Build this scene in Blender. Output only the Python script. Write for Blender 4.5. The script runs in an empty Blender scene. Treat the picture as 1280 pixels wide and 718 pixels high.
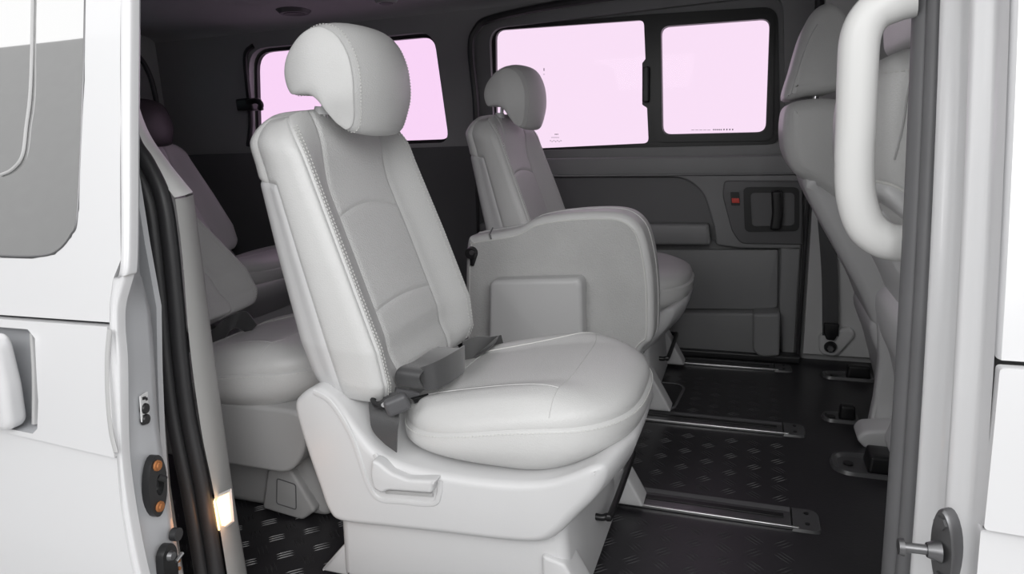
import bpy, bmesh, math, random
from mathutils import Vector, Matrix
random.seed(3)
S = bpy.context.scene
COL = S.collection
PI = math.pi

# ---------------------------------------------------------------- camera
FPX = 840.0
PITCH, YAW, ROLL, CAMH = math.radians(13.04), math.radians(19.8), math.radians(2.23), 0.85
cF = Vector((-math.sin(YAW)*math.cos(PITCH), math.cos(YAW)*math.cos(PITCH), -math.sin(PITCH)))
r0 = Vector((math.cos(YAW), math.sin(YAW), 0)); u0 = r0.cross(cF)
cR = r0*math.cos(ROLL) - u0*math.sin(ROLL); cU = u0*math.cos(ROLL) + r0*math.sin(ROLL)
cam_d = bpy.data.cameras.new('camera'); cam = bpy.data.objects.new('camera', cam_d); COL.objects.link(cam)
cam_d.sensor_width = 36; cam_d.lens = 36*FPX/1280; cam_d.clip_start = 0.02
m = Matrix((cR, cU, -cF)).transposed().to_4x4(); m.translation = (0, 0, CAMH); cam.matrix_world = m
S.camera = cam

def at(px, py, y):
    """photo pixel -> (x, z) on the upright plane Y = y"""
    d = cF + cR*((px-640)/FPX) - cU*((py-359)/FPX)
    return (d.x*y/d.y, CAMH + d.z*y/d.y)
def atx(px, py, x):
    d = cF + cR*((px-640)/FPX) - cU*((py-359)/FPX)
    return (d.y*x/d.x, CAMH + d.z*x/d.x)
def pt(px, py, y):
    x, z = at(px, py, y); return (x, y, z)

# ---------------------------------------------------------------- world, lights, exposure
W = bpy.data.worlds.new('overcast'); S.world = W; W.use_nodes = True
nt = W.node_tree; bg = nt.nodes['Background']
bg.inputs['Color'].default_value = (1.0, 1.0, 1.0, 1); bg.inputs['Strength'].default_value = 1.15
def area(name, loc, target, size, power, col=(1, 1, 1)):
    l = bpy.data.lights.new(name, 'AREA'); l.shape = 'RECTANGLE'; l.size, l.size_y = size; l.energy = power; l.color = col
    o = bpy.data.objects.new(name, l); COL.objects.link(o); o.location = loc
    o.rotation_euler = (Vector(target)-Vector(loc)).to_track_quat('-Z', 'Y').to_euler(); return o
area('front_fill', (0.9, -1.5, 2.1), (-0.6, 1.3, 0.5), (2.0, 1.4), 40)  # added fill lamp out of view, brightens the forward faces of the near seat
area('side_fill', (-0.9, -0.9, 1.5), (0.2, 1.3, 0.7), (0.9, 0.7), 9)  # second added fill lamp, lifts the backs of the front seats
S.view_settings.view_transform = 'Standard'; S.view_settings.look = 'None'
S.view_settings.gamma = 1; S.view_settings.use_curve_mapping = False
S.view_settings.exposure = 0.10

# ---------------------------------------------------------------- materials
def mat(name, col, rough=0.5, metal=0.0, bump=None, spec=0.5, coat=0.0, var=0.0, emit=None, sheen=0.0):
    M = bpy.data.materials.new(name); M.use_nodes = True; t = M.node_tree; n = t.nodes; L = t.links
    b = n['Principled BSDF']; b.inputs['Roughness'].default_value = rough; b.inputs['Metallic'].default_value = metal
    b.inputs['Specular IOR Level'].default_value = spec; b.inputs['Coat Weight'].default_value = coat
    b.inputs['Sheen Weight'].default_value = sheen
    c = (*col, 1); b.inputs['Base Color'].default_value = c
    co = n.new('ShaderNodeTexCoord')
    if var:
        nz = n.new('ShaderNodeTexNoise'); nz.inputs['Scale'].default_value = 9; nz.inputs['Detail'].default_value = 5
        mx = n.new('ShaderNodeMixRGB'); mx.inputs[1].default_value = tuple(v*(1-var) for v in col)+(1,); mx.inputs[2].default_value = tuple(min(1, v*(1+var)) for v in col)+(1,)
        L.new(co.outputs['Object'], nz.inputs['Vector']); L.new(nz.outputs['Fac'], mx.inputs[0]); L.new(mx.outputs[0], b.inputs['Base Color'])
    if bump:
        kind, sc, st = bump
        if kind == 'noise':
            x = n.new('ShaderNodeTexNoise'); x.inputs['Scale'].default_value = sc; x.inputs['Detail'].default_value = 3; out = x.outputs['Fac']
        else:
            x = n.new('ShaderNodeTexVoronoi'); x.inputs['Scale'].default_value = sc; out = x.outputs['Distance']
        bp = n.new('ShaderNodeBump'); bp.inputs['Strength'].default_value = st; bp.inputs['Distance'].default_value = 0.002
        L.new(co.outputs['Object'], x.inputs['Vector']); L.new(out, bp.inputs['Height']); L.new(bp.outputs['Normal'], b.inputs['Normal'])
    if emit:
        b.inputs['Emission Color'].default_value = (*emit[0], 1); b.inputs['Emission Strength'].default_value = emit[1]
    return M
leather = mat('grey leather', (0.60, 0.60, 0.595), 0.42, bump=('voronoi', 420, 0.18), var=0.03)
leather2 = mat('perforated leather', (0.66, 0.66, 0.655), 0.48, bump=('voronoi', 330, 0.35), var=0.03)
thread = mat('pale thread', (0.66, 0.66, 0.64), 0.7)
shell = mat('light grey plastic', (0.62, 0.62, 0.625), 0.38, bump=('noise', 500, 0.08), var=0.02)
shell_d = mat('mid grey plastic', (0.45, 0.45, 0.45), 0.45, bump=('noise', 500, 0.1), var=0.03)
trim_m = mat('door trim plastic', (0.25, 0.252, 0.255), 0.5, bump=('noise', 600, 0.12), var=0.04)
trim_d = mat('dark trim plastic', (0.13, 0.13, 0.134), 0.5, bump=('noise', 600, 0.12), var=0.04)
trim_l = mat('pale trim plastic', (0.55, 0.55, 0.55), 0.5, bump=('noise', 600, 0.1), var=0.03)
pillar_m = mat('pillar trim', (0.50, 0.50, 0.49), 0.5, bump=('noise', 600, 0.1), var=0.02)
lining = mat('headliner', (0.45, 0.45, 0.455), 0.9, bump=('noise', 900, 0.3), var=0.05)
carpet = mat('grey carpet', (0.50, 0.50, 0.495), 0.95, bump=('noise', 350, 1.0), var=0.14, sheen=0.2)
black = mat('black plastic', (0.012, 0.012, 0.013), 0.35)
rubber = mat('black rubber', (0.03, 0.03, 0.032), 0.42, bump=('noise', 300, 0.1))
cap_m = mat('glossy dark rubber', (0.075, 0.075, 0.078), 0.3, var=0.2)
rubber_g = mat('worn grey rubber', (0.13, 0.13, 0.135), 0.5, var=0.15)
mat_floor = mat('vinyl floor', (0.022, 0.021, 0.024), 0.34, bump=('noise', 180, 0.15), var=0.3)
webbing = mat('black webbing', (0.06, 0.06, 0.062), 0.25, bump=('noise', 900, 0.3), sheen=0.3)
buckle_m = mat('dark grey buckle', (0.09, 0.09, 0.095), 0.45)
steel = mat('steel', (0.62, 0.62, 0.62), 0.28, 1.0)
steel_d = mat('dull steel', (0.20, 0.20, 0.205), 0.4, 0.9, var=0.25)
chrome = mat('chrome', (0.85, 0.85, 0.85), 0.08, 1.0)
rust = mat('rusty bolt', (0.42, 0.17, 0.06), 0.7, 0.3, var=0.5)
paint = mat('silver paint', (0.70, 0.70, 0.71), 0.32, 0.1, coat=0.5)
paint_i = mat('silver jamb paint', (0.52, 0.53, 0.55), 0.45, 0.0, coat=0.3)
handle_w = mat('white plastic', (0.70, 0.70, 0.69), 0.4)
red = mat('red lock flag', (0.8, 0.09, 0.07), 0.4)
white_lbl = mat('white label', (0.75, 0.75, 0.75), 0.5)
lamp_m = mat('lit lamp lens', (1, 0.75, 0.45), 0.3, emit=((1.0, 0.62, 0.28), 3.0))
concrete = mat('concrete', (0.42, 0.42, 0.42), 0.8, bump=('noise', 40, 0.4), var=0.08)
wall_g = mat('rendered wall', (0.40, 0.40, 0.40), 0.9, var=0.05)

def glass(name, tint, gloss=0.08):
    M = bpy.data.materials.new(name); M.use_nodes = True; t = M.node_tree; n = t.nodes; n.clear()
    o = n.new('ShaderNodeOutputMaterial'); mx = n.new('ShaderNodeMixShader'); tr = n.new('ShaderNodeBsdfTransparent'); gl = n.new('ShaderNodeBsdfGlossy')
    tr.inputs[0].default_value = (*tint, 1); gl.inputs['Roughness'].default_value = 0.02; gl.inputs[0].default_value = (1, 1, 1, 1)
    mx.inputs[0].default_value = gloss
    t.links.new(tr.outputs[0], mx.inputs[1]); t.links.new(gl.outputs[0], mx.inputs[2]); t.links.new(mx.outputs[0], o.inputs[0]); return M
pink = glass('pink tinted glass', (0.88, 0.78, 0.87), 0.003)
pink2 = glass('violet tinted glass', (0.88, 0.74, 0.87), 0.003)
bluish = glass('pale tailgate glass', (0.66, 0.74, 0.77), 0.03)
mirror_glass = glass('dark privacy glass', (0.10, 0.10, 0.10), 0.80)

# ---------------------------------------------------------------- object helpers
OFF = {}
def setp(o, label=None, cat=None, group=None, kind=None):
    if label: o['label'] = label
    if cat: o['category'] = cat
    if group: o['group'] = group
    if kind: o['kind'] = kind
    return o
def empty(name, loc, label=None, cat=None, group=None, kind=None):
    o = bpy.data.objects.new(name, None); COL.objects.link(o); o.location = loc; o.empty_display_size = 0.05
    OFF[o.name] = Vector(loc); return setp(o, label, cat, group, kind)
def mk(name, verts, faces, material, parent=None, smooth=True, recalc=True, angle=None):
    verts = [Vector(v) for v in verts]
    if parent is not None: off = OFF[parent.name]
    else:
        xs = [v.x for v in verts]; ys = [v.y for v in verts]; off = Vector(((min(xs)+max(xs))/2, (min(ys)+max(ys))/2, min(v.z for v in verts)))
    me = bpy.data.meshes.new(name); me.from_pydata([v-off for v in verts], [], faces)
    if recalc:
        bm = bmesh.new(); bm.from_mesh(me); bmesh.ops.remove_doubles(bm, verts=bm.verts, dist=1e-5)
        bmesh.ops.recalc_face_normals(bm, faces=bm.faces); bm.to_mesh(me); bm.free()
    if smooth:
        me.shade_smooth()
        me.set_sharp_from_angle(angle=math.radians(angle or 38))
    me.materials.append(material)
    o = bpy.data.objects.new(name, me); COL.objects.link(o)
    if parent is not None: o.parent = parent
    else: o.location = off
    OFF[o.name] = off
    return o
def bm_obj(name, bm, material, parent=None, angle=38):
    bm.verts.ensure_lookup_table(); bm.verts.index_update()
    v = [x.co.copy() for x in bm.verts]; f = [[y.index for y in x.verts] for x in bm.faces]; bm.free()
    return mk(name, v, f, material, parent, angle=angle)
class MB:
    def __init__(s): s.v = []; s.f = []
    def add(s, v, f):
        k = len(s.v); s.v += [Vector(x) for x in v]; s.f += [[i+k for i in q] for q in f]
    def box(s, c, d, rot=None):
        v = [Vector((x*d[0]/2, y*d[1]/2, z*d[2]/2)) for x in (-1, 1) for y in (-1, 1) for z in (-1, 1)]
        if rot: v = [rot @ q for q in v]
        s.add([q+Vector(c) for q in v], [(0,1,3,2),(4,6,7,5),(0,4,5,1),(2,3,7,6),(0,2,6,4),(1,5,7,3)])
    def build(s, name, m, parent=None, angle=38): return mk(name, s.v, s.f, m, parent, angle=angle)
def rnd(p, r, n=5):
    """round the corners of a 2D polygon"""
    out = []; N = len(p)
    for i in range(N):
        a, b, c = Vector(p[i-1]), Vector(p[i]), Vector(p[(i+1) % N])
        rr = r[i] if isinstance(r, (list, tuple)) else r
        d1 = (a-b); d2 = (c-b); k = min(rr, d1.length*0.48, d2.length*0.48)
        p1 = b+d1.normalized()*k; p2 = b+d2.normalized()*k
        if k < 1e-5: out.append(tuple(b)); continue
        for j in range(n+1):
            t = j/n; q = p1*(1-t)**2 + b*2*t*(1-t) + p2*t*t; out.append(tuple(q))
    return out
def smooth_loop(p, n=64, closed=True):
    """Catmull-Rom through points, resampled"""
    P = [Vector(q) for q in p]; N = len(P); out = []
    segs = N if closed else N-1; per = max(2, n//segs)
    for i in range(segs):
        if closed: a, b, c, d = P[i-1], P[i], P[(i+1) % N], P[(i+2) % N]
        else: a, b, c, d = P[max(i-1, 0)], P[i], P[i+1], P[min(i+2, N-1)]
        for j in range(per):
            t = j/per
            out.append(0.5*((2*b)+(c-a)*t+(2*a-5*b+4*c-d)*t*t+(3*b-a-3*c+d)*t**3))
    if not closed: out.append(P[-1])
    return out
def plate(outline, holes=(), y=0.0, th=0.01, yf=None, step=None):
    """flat (or yf-curved) panel in the XZ plane with holes, thickness towards +Y"""
    bm = bmesh.new(); es = []
    for loop in [outline]+list(holes):
        vs = [bm.verts.new((q[0], 0, q[1])) for q in loop]
        for i in range(len(vs)): es.append(bm.edges.new((vs[i-1], vs[i])))
    bmesh.ops.triangle_fill(bm, use_beauty=True, use_dissolve=False, edges=es)
    if step:
        zs = [v.co.z for v in bm.verts]; z = min(zs)+step
        while z < max(zs)-1e-4:
            bmesh.ops.bisect_plane(bm, geom=bm.verts[:]+bm.edges[:]+bm.faces[:], plane_co=(0, 0, z), plane_no=(0, 0, 1)); z += step
    bmesh.ops.recalc_face_normals(bm, faces=bm.faces)
    top = {}
    faces = bm.faces[:]; vs = bm.verts[:]
    bnd = [e for e in bm.edges if len(e.link_faces) == 1]
    for v in vs: top[v] = bm.verts.new((v.co.x, th, v.co.z))
    for f in faces: bm.faces.new([top[v] for v in reversed(f.verts)])
    for e in bnd:
        a, b = e.verts; bm.faces.new((a, b, top[b], top[a]))
    for v in bm.verts: v.co.y += (yf(v.co.x, v.co.z) if yf else y)
    bmesh.ops.recalc_face_normals(bm, faces=bm.faces)
    return bm
def inset2(loop, d):
    N = len(loop); area = sum(loop[i-1][0]*loop[i][1]-loop[i][0]*loop[i-1][1] for i in range(N)); sg = 1 if area > 0 else -1
    out = []
    for i in range(N):
        a, b, c = Vector(loop[i-1]), Vector(loop[i]), Vector(loop[(i+1) % N])
        t = (c-a); t = t.normalized() if t.length > 1e-9 else Vector((1, 0))
        out.append(tuple(b + Vector((-t.y, t.x))*d*sg))
    return out
def pillow(loop, y0, y1, r, n=5, warp=None, r2=None):
    """XZ outline extruded along Y with rounded edges"""
    r2 = r if r2 is None else r2
    rings = []
    for k in range(n+1):
        a = k/n*PI/2; rings.append((y0+r*(1-math.sin(a)) if False else y0+r*(1-math.cos(a)), r*(1-math.sin(a))))
    m_ = 4
    for k in range(1, m_): rings.append((y0+r+(y1-r2-y0-r)*k/m_, 0))
    for k in range(n+1):
        a = k/n*PI/2; rings.append((y1-r2*(1-math.sin(PI/2-a) if False else 1-math.sin(a)) if False else y1-r2+r2*math.sin(a), r2*(1-math.cos(a))))
    # rings: first from inset r at y0 growing to 0
    rings[:n+1] = [(y0+r-r*math.sin(PI/2-k/n*PI/2), r*(1-math.cos(PI/2-k/n*PI/2))) for k in range(n+1)]
    bm = bmesh.new(); R = []
    for y, d in rings:
        lp = inset2(loop, d); R.append([bm.verts.new((q[0], y, q[1])) for q in lp])
    N = len(loop)
    for a, b in zip(R[:-1], R[1:]):
        for i in range(N): bm.faces.new((a[i-1], a[i], b[i], b[i-1]))
    for ring in (R[0], R[-1]):
        es = [bm.edges.get((ring[i-1], ring[i])) for i in range(N)]
        bmesh.ops.triangle_fill(bm, use_beauty=True, edges=es)
    if warp:
        for v in bm.verts: v.co = Vector(warp(*v.co))
    bmesh.ops.recalc_face_normals(bm, faces=bm.faces)
    return bm
def rbox(x0, x1, y0, y1, z0, z1, r=0.01, taper=0.0, seg=3):
    lp = rnd([(x0, z0), (x1, z0), (x1, z1), (x0, z1)], r, seg)
    bm = pillow(lp, y0, y1, r, seg)
    if taper:
        for v in bm.verts:
            k = 1-taper*(v.co.z-z0)/(z1-z0); v.co.x = (x0+x1)/2+(v.co.x-(x0+x1)/2)*k; v.co.y = (y0+y1)/2+(v.co.y-(y0+y1)/2)*k
    return bm
def tube(path, r, seg=10, closed=False, sm=None, flat=None):
    """tube along 3D points; r number or list; flat=(normal, factor) squashes"""
    P = smooth_loop(path, sm, closed) if sm else [Vector(p) for p in path]
    N = len(P); v = []; f = []; up = None
    for i in range(N):
        if closed: t = P[(i+1) % N]-P[i-1]
        else: t = P[min(i+1, N-1)]-P[max(i-1, 0)]
        t.normalize()
        if up is None:
            up = Vector((0, 0, 1)) if abs(t.z) < 0.9 else Vector((0, 1, 0))
        s = t.cross(up).normalized(); up = s.cross(t).normalized()
        rr = r if not isinstance(r, (list, tuple)) else r[0]+(r[1]-r[0])*i/(N-1)
        for k in range(seg):
            a = 2*PI*k/seg; q = s*math.cos(a)*rr + up*math.sin(a)*rr
            if flat:
                nn = Vector(flat[0]).normalized(); q -= nn*q.dot(nn)*(1-flat[1])
            v.append(P[i]+q)
    M = N if closed else N-1
    for i in range(M):
        for k in range(seg):
            a = i*seg+k; b = i*seg+(k+1) % seg; c = ((i+1) % N)*seg+(k+1) % seg; d = ((i+1) % N)*seg+k
            f.append((a, b, c, d))
    if not closed:
        f.append(tuple(range(seg-1, -1, -1))); f.append(tuple((N-1)*seg+k for k in range(seg)))
    return v, f
def ribbon(path, widths, th=0.0015, sm=40):
    """webbing: centre points and width vectors"""
    n = len(path); C_ = smooth_loop(path, sm, False); Wd = smooth_loop(widths, sm, False); v = []; f = []
    for i, (c, w) in enumerate(zip(C_, Wd)):
        t = C_[min(i+1, len(C_)-1)]-C_[max(i-1, 0)]; nn = t.cross(w)
        nn = nn.normalized()*th if nn.length > 1e-9 else Vector((0, 0, th))
        v += [c-w-nn, c+w-nn, c+w+nn, c-w+nn]
    for i in range(len(C_)-1):
        a = i*4; b = a+4
        for k in range(4): f.append((a+k, a+(k+1) % 4, b+(k+1) % 4, b+k))
    f.append((0, 1, 2, 3)); e = (len(C_)-1)*4; f.append((e+3, e+2, e+1, e))
    return v, f
def disc(c, n, r, h, seg=16, r2=None):
    """capped cylinder centred at base c along n"""
    n = Vector(n).normalized(); c = Vector(c); s = n.cross(Vector((0, 0, 1)));
    if s.length < 0.1: s = n.cross(Vector((0, 1, 0)))
    s.normalize(); u = s.cross(n); r2 = r if r2 is None else r2; v = []
    for rr, hh in ((r, 0), (r2, h)):
        for k in range(seg): a = 2*PI*k/seg; v.append(c+n*hh+(s*math.cos(a)+u*math.sin(a))*rr)
    f = [(k, (k+1) % seg, seg+(k+1) % seg, seg+k) for k in range(seg)]+[tuple(range(seg-1, -1, -1)), tuple(range(seg, 2*seg))]
    return v, f
def px_loop(pts, y): return [at(a, b, y) for a, b in pts]
def tumble(z):
    q = z-0.26
    return 0.086*q+0.148*q*q if q > 0 else 0.02*q
def copy_tree(o, parent=None):
    c = o.copy(); COL.objects.link(c); c.parent = parent; OFF[c.name] = OFF[o.name]
    for ch in [k for k in bpy.data.objects if k.parent == o]: copy_tree(ch, c)
    return c

# ================================================================ SETTING
YW = 2.55
g = mk('ground', [(-8, -7, -0.45), (8, -7, -0.45), (8, 8, -0.45), (-8, 8, -0.45)], [(0, 1, 2, 3)], concrete); setp(g, kind='structure')
g = bm_obj('wall_reflected_low', rbox(-9, 9, -5.2, -5.0, -0.45, 2.4, 0.02), wall_g); setp(g, kind='structure')  # unseen wall added behind the camera to shape reflections and body shading
g = bm_obj('wall_reflected_tall', rbox(-16, -3.6, -3.2, -2.6, -0.45, 4.4, 0.02), wall_g); setp(g, kind='structure')  # unseen block added so the open door's glass reflects grey below the sky

# floor slab with recesses kept shallow on top of it
fl = empty('floor', (-0.8, 1.7, -0.03), kind='structure')
bm = bmesh.new(); mb = MB(); mb.box((-0.75, 1.70, -0.03), (4.9, 1.75, 0.06)); mb.build('floor_mat', mat_floor, fl)
# tread-plate bars
tb = MB()
rotp, rotm = Matrix.Rotation(math.radians(42), 3, 'Z'), Matrix.Rotation(math.radians(-42), 3, 'Z')
rails_y = [(1.392, 1.478), (1.862, 1.942), (2.382, 2.455)]
def bar(c, rot):
    L, w, h = 0.018, 0.0019, 0.0016
    v = [(-L, 0, 0), (0, -w, 0), (L, 0, 0), (0, w, 0), (-L*0.5, 0, h), (L*0.5, 0, h)]
    tb.add([rot @ Vector(q)+Vector(c) for q in v], [(0,1,4),(1,5,4),(1,2,5),(2,3,5),(3,4,5),(3,0,4)])
iy = 0
y = 0.92
while y < 2.28:
    ix = 0; x = -1.30
    while x < 0.13:
        if not any(a-0.03 < y < b+0.03 and x < 0.2 for a, b in rails_y):
            rot = rotp if (ix+iy) % 2 else rotm
            for k in (-1, 0, 1):
                bar(Vector((x, y, 0.0))+rot @ Vector((0, k*0.0085, 0)), rot)
        x += 0.058; ix += 1
    y += 0.046; iy += 1
o = tb.build('tread_pattern', mat('lighter tread', (0.05, 0.049, 0.052), 0.3), fl); o['kind'] = 'stuff'  # bars get a lighter base colour than the floor mat
sill = MB(); sill.box((-0.35, 0.80, -0.06), (1.1, 0.16, 0.05)); sill.build('door_sill', rubber_g, fl)

# seat rails set in the floor
def rail(x0, x1, ya, yb, lab):
    t = empty('seat_rail', ((x0+x1)/2, (ya+yb)/2, 0), lab, 'rail', 'floor rails for the seats')
    w = yb-ya
    bm_obj('channel', rbox(x0, x1-0.06, ya+0.006, yb-0.022, 0, 0.007, 0.003), steel_d, t)
    bm_obj('slot', rbox(x0, x1-0.075, ya+w*0.38, ya+w*0.56, 0.007, 0.0095, 0.001), black, t)
    bm_obj('edge_strip', rbox(x0, x1-0.045, ya, ya+0.006, 0, 0.009, 0.002), steel, t, )
    bm_obj('side_lip', rbox(x0, x1-0.06, yb-0.022, yb, 0, 0.005, 0.002), rubber_g, t)
    lp = rnd([(x1-0.06, ya-0.004), (x1, ya-0.004), (x1, yb), (x1-0.06, yb)], [0.002, 0.018, 0.03, 0.002])
    n = len(lp); v = [(q[0], q[1], 0) for q in lp]+[(q[0], q[1], 0.006) for q in inset2(lp, 0.003)]
    mk('end_cap', v, [(i-1 if i else n-1, i, n+i, n+i-1 if i else 2*n-1) for i in range(n)]+[tuple(range(n, 2*n))], cap_m, t)
    for k in (0.25, 0.75):
        v, f = disc((x1-0.028, ya+w*k, 0.006), (0, 0, 1), 0.005, 0.002, 10); mk('screw', v, f, black, t)
rail(-0.75, 0.17, *rails_y[0], 'nearest long floor rail with steel edge, beside the slider bar')
rail(-0.75, 0.17, *rails_y[1], 'middle floor rail with steel edge, behind the pale seat')
rail(-0.62, 0.16, *rails_y[2], 'farthest floor rail, by the far door panel')

# -------- far wall with door opening and rear quarter window
def hole(pts, y, r): return rnd(px_loop(pts, y), r, 6)
q2 = hole([(314, 72), (330, 66), (545, 42), (556, 178), (318, 190)], YW, 0.05)
q2 = rnd([(-2.10, 1.245), (-1.205, 1.245), (-1.165, 0.80), (-2.15, 0.80)], [0.09, 0.07, 0.05, 0.08], 6)
wf = empty('wall_far', (-1.2, YW, 0), kind='structure')
zt = 1.42
out = [(-3.2, 0.0), (-1.06, 0.0), (-1.04, 0.9), (-1.05, 1.20), (-0.98, 1.262), (-0.6, 1.29), (0.0, 1.30), (0.16, 1.27), (0.19, 1.18), (0.19, 0.0), (1.7, 0.0), (1.7, zt), (-3.2, zt)]
q2f = inset2(q2, -0.03) if False else q2
lower = [(-3.2, 0.0), (-1.06, 0.0), (-1.045, 0.80), (-2.4, 0.80), (-3.2, 0.80)]
upper_ = [(-3.2, 0.80), (-2.4, 0.80), (-1.045, 0.80), (-1.04, 0.9), (-1.05, 1.20), (-0.98, 1.262), (-0.6, 1.29), (0.0, 1.30), (0.16, 1.27), (0.19, 1.18), (0.19, 0.0), (1.7, 0.0), (1.7, zt), (-3.2, zt)]
q2u = rnd([(-2.10, 1.245), (-1.205, 1.245), (-1.165, 0.815), (-2.15, 0.815)], [0.09, 0.07, 0.05, 0.08], 6)
bm_obj('upper_lining', plate(upper_, [q2u], YW, 0.03), mat('far lining', (0.36, 0.36, 0.363), 0.6, bump=('noise', 600, 0.1), var=0.03), wf)
bm_obj('lower_trim', plate(lower, [], YW-0.03, 0.08), trim_d, wf)
w2 = empty('window_2', (-1.65, YW+0.05, 0.8), kind='structure')
bm_obj('glass_pane', plate(inset2(q2u, -0.012), [], YW+0.058, 0.004), pink2, w2)
bm_obj('window_seal', plate(inset2(q2u, -0.004), [inset2(q2u, 0.014)], YW+0.035, 0.02), black, w2)
v, f = tube([(-2.07, YW-0.004, 1.255), (-2.115, YW-0.004, 1.22), (-2.125, YW-0.004, 1.1), (-2.13, YW-0.004, 0.95), (-2.16, YW-0.004, 0.83)], 0.011, 8, sm=30); mk('surround_seal', v, f, rubber, w2)

# pillar trim with seat belt right of the far door
tp = empty('trim_1', (0.45, YW, 0), kind='structure')
bm_obj('pillar_panel', plate([(0.2, 0.03), (0.75, 0.03), (0.75, 1.3), (0.2, 1.3)], [], YW-0.035, 0.03), trim_l, tp)
bm_obj('anchor_boss', pillow(rnd(px_loop([(1023, 418), (1062, 408), (1070, 418), (1045, 446), (1024, 442)], YW-0.05), 0.02, 4), YW-0.062, YW-0.03, 0.01, 4), trim_l, tp)

# -------- far sliding door
d1 = empty('door_1', (-0.45, YW, 0.02), kind='structure')
win_out = rnd([(-0.975, 1.238), (0.075, 1.262), (0.105, 0.77), (-0.975, 0.775)], [0.06, 0.06, 0.06, 0.04], 6)
dp = rnd([(-1.07, 0.0), (0.1, 0.0), (0.21, 0.0), (0.21, 0.8), (0.22, 1.1), (0.22, 1.38), (-0.45, 1.38), (-1.07, 1.38)], 0.01, 3)
bm_obj('door_panel', plate(dp, [win_out], YW+0.012, 0.035), trim_m, d1)
# armrest recess: raised band round a recess
bm_obj('upper_band', pillow(rnd([(-1.04, 0.745), (0.172, 0.735), (0.172, 0.668), (-1.04, 0.672)], 0.01, 3), YW-0.018, YW+0.01, 0.008, 3), trim_m, d1)
armp = px_loop([(600, 222), (855, 221), (880, 240), (893, 285), (895, 306), (925, 310), (1001, 311), (1003, 222), (1003, 216), (600, 219)], YW-0.02)
bm_obj('armrest_surround', pillow(rnd(armp, [0.01, 0.06, 0.04, 0.01, 0.01, 0.01, 0.01, 0.01, 0.004, 0.004], 5), YW-0.03, YW+0.01, 0.008, 3), trim_m, d1)
bm_obj('armrest_insert', plate(px_loop([(600, 222), (892, 222), (897, 300), (600, 300)], YW), [], YW-0.006, 0.01), trim_d, d1)
bm_obj('armrest_ledge', pillow(rnd(px_loop([(600, 279), (886, 280), (889, 306), (600, 306)], YW-0.05), 0.012, 4), YW-0.065, YW+0.005, 0.012, 4), trim_m, d1)
bm_obj('handle_bezel', pillow(rnd(px_loop([(905, 226), (1003, 226), (1003, 306), (926, 305), (915, 290), (903, 245)], YW-0.04), [0.015, 0.004, 0.004, 0.02, 0.02, 0.015], 4), YW-0.042, YW-0.02, 0.005, 3), trim_d, d1)
bm_obj('handle_recess', plate(rnd(px_loop([(929, 234), (999, 234), (999, 289), (931, 290)], YW-0.045), 0.02, 5), [rnd(px_loop([(938, 241), (993, 241), (993, 282), (940, 283)], YW-0.045), 0.015, 5)], YW-0.048, 0.01), black, d1)
bm_obj('recess_floor', plate(rnd(px_loop([(937, 240), (994, 240), (994, 283), (939, 284)], YW-0.043), 0.01, 4), [], YW-0.044, 0.003), trim_d, d1)
bm_obj('door_handle', pillow(rnd(px_loop([(964, 238), (978, 238), (979, 270), (976, 288), (962, 288), (965, 268)], YW-0.06), 0.012, 5), YW-0.075, YW-0.045, 0.009, 4), black, d1)
lk = bm_obj('lock_slot', plate(rnd(px_loop([(913, 240), (924, 240), (925, 257), (914, 257)], YW-0.043), 0.004, 3), [], YW-0.046, 0.005), black, d1)
bm_obj('lock_switch', pillow(rnd(px_loop([(914.5, 248), (924, 248), (924.5, 254), (915, 254)], YW-0.05), 0.002, 3), YW-0.052, YW-0.044, 0.002, 3), red, lk)
bm_obj('lower_panel', pillow(rnd(px_loop([(600, 312), (973, 312), (972, 384), (960, 387), (600, 384)], YW-0.005), 0.01, 4), YW-0.012, YW+0.01, 0.005, 3), trim_m, d1)
bm_obj('side_border', pillow(rnd(px_loop([(976, 309), (1001, 309), (994, 446), (976, 446), (974, 390)], YW-0.02), [0.01, 0.003, 0.003, 0.003, 0.01], 4), YW-0.026, YW+0.01, 0.006, 3), trim_m, d1)
bm_obj('map_pocket', pillow(rnd(px_loop([(600, 391), (972, 391), (972, 446), (600, 444)], YW-0.05), 0.012, 4), YW-0.058, YW+0.01, 0.01, 4), trim_m, d1)
bm_obj('bottle_holder', pillow(rnd(px_loop([(941, 392), (975, 392), (974, 445), (950, 446), (941, 438)], YW-0.085), [0.01, 0.01, 0.01, 0.02, 0.02], 4), YW-0.095, YW+0.0, 0.010, 6), trim_m, d1)
bm_obj('kick_strip', rbox(-1.05, 0.19, YW-0.075, YW+0.01, 0.0, 0.028, 0.008), rubber, d1)
v, f = tube([(x, YW-0.012, z) for x, z in [(-1.045, 0.72), (-1.035, 0.96), (-1.045, 1.16), (-1.02, 1.235), (-0.94, 1.272), (-0.6, 1.30), (0.0, 1.312), (0.13, 1.305), (0.178, 1.262), (0.186, 1.17)]], 0.014, 8, sm=80); mk('opening_seal', v, f, rubber, d1)
v, f = tube([(0.184, YW-0.03, 1.2), (0.186, YW-0.03, 0.6), (0.184, YW-0.03, 0.02)], 0.006, 8); mk('shut_seal', v, f, rubber, d1)
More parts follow.
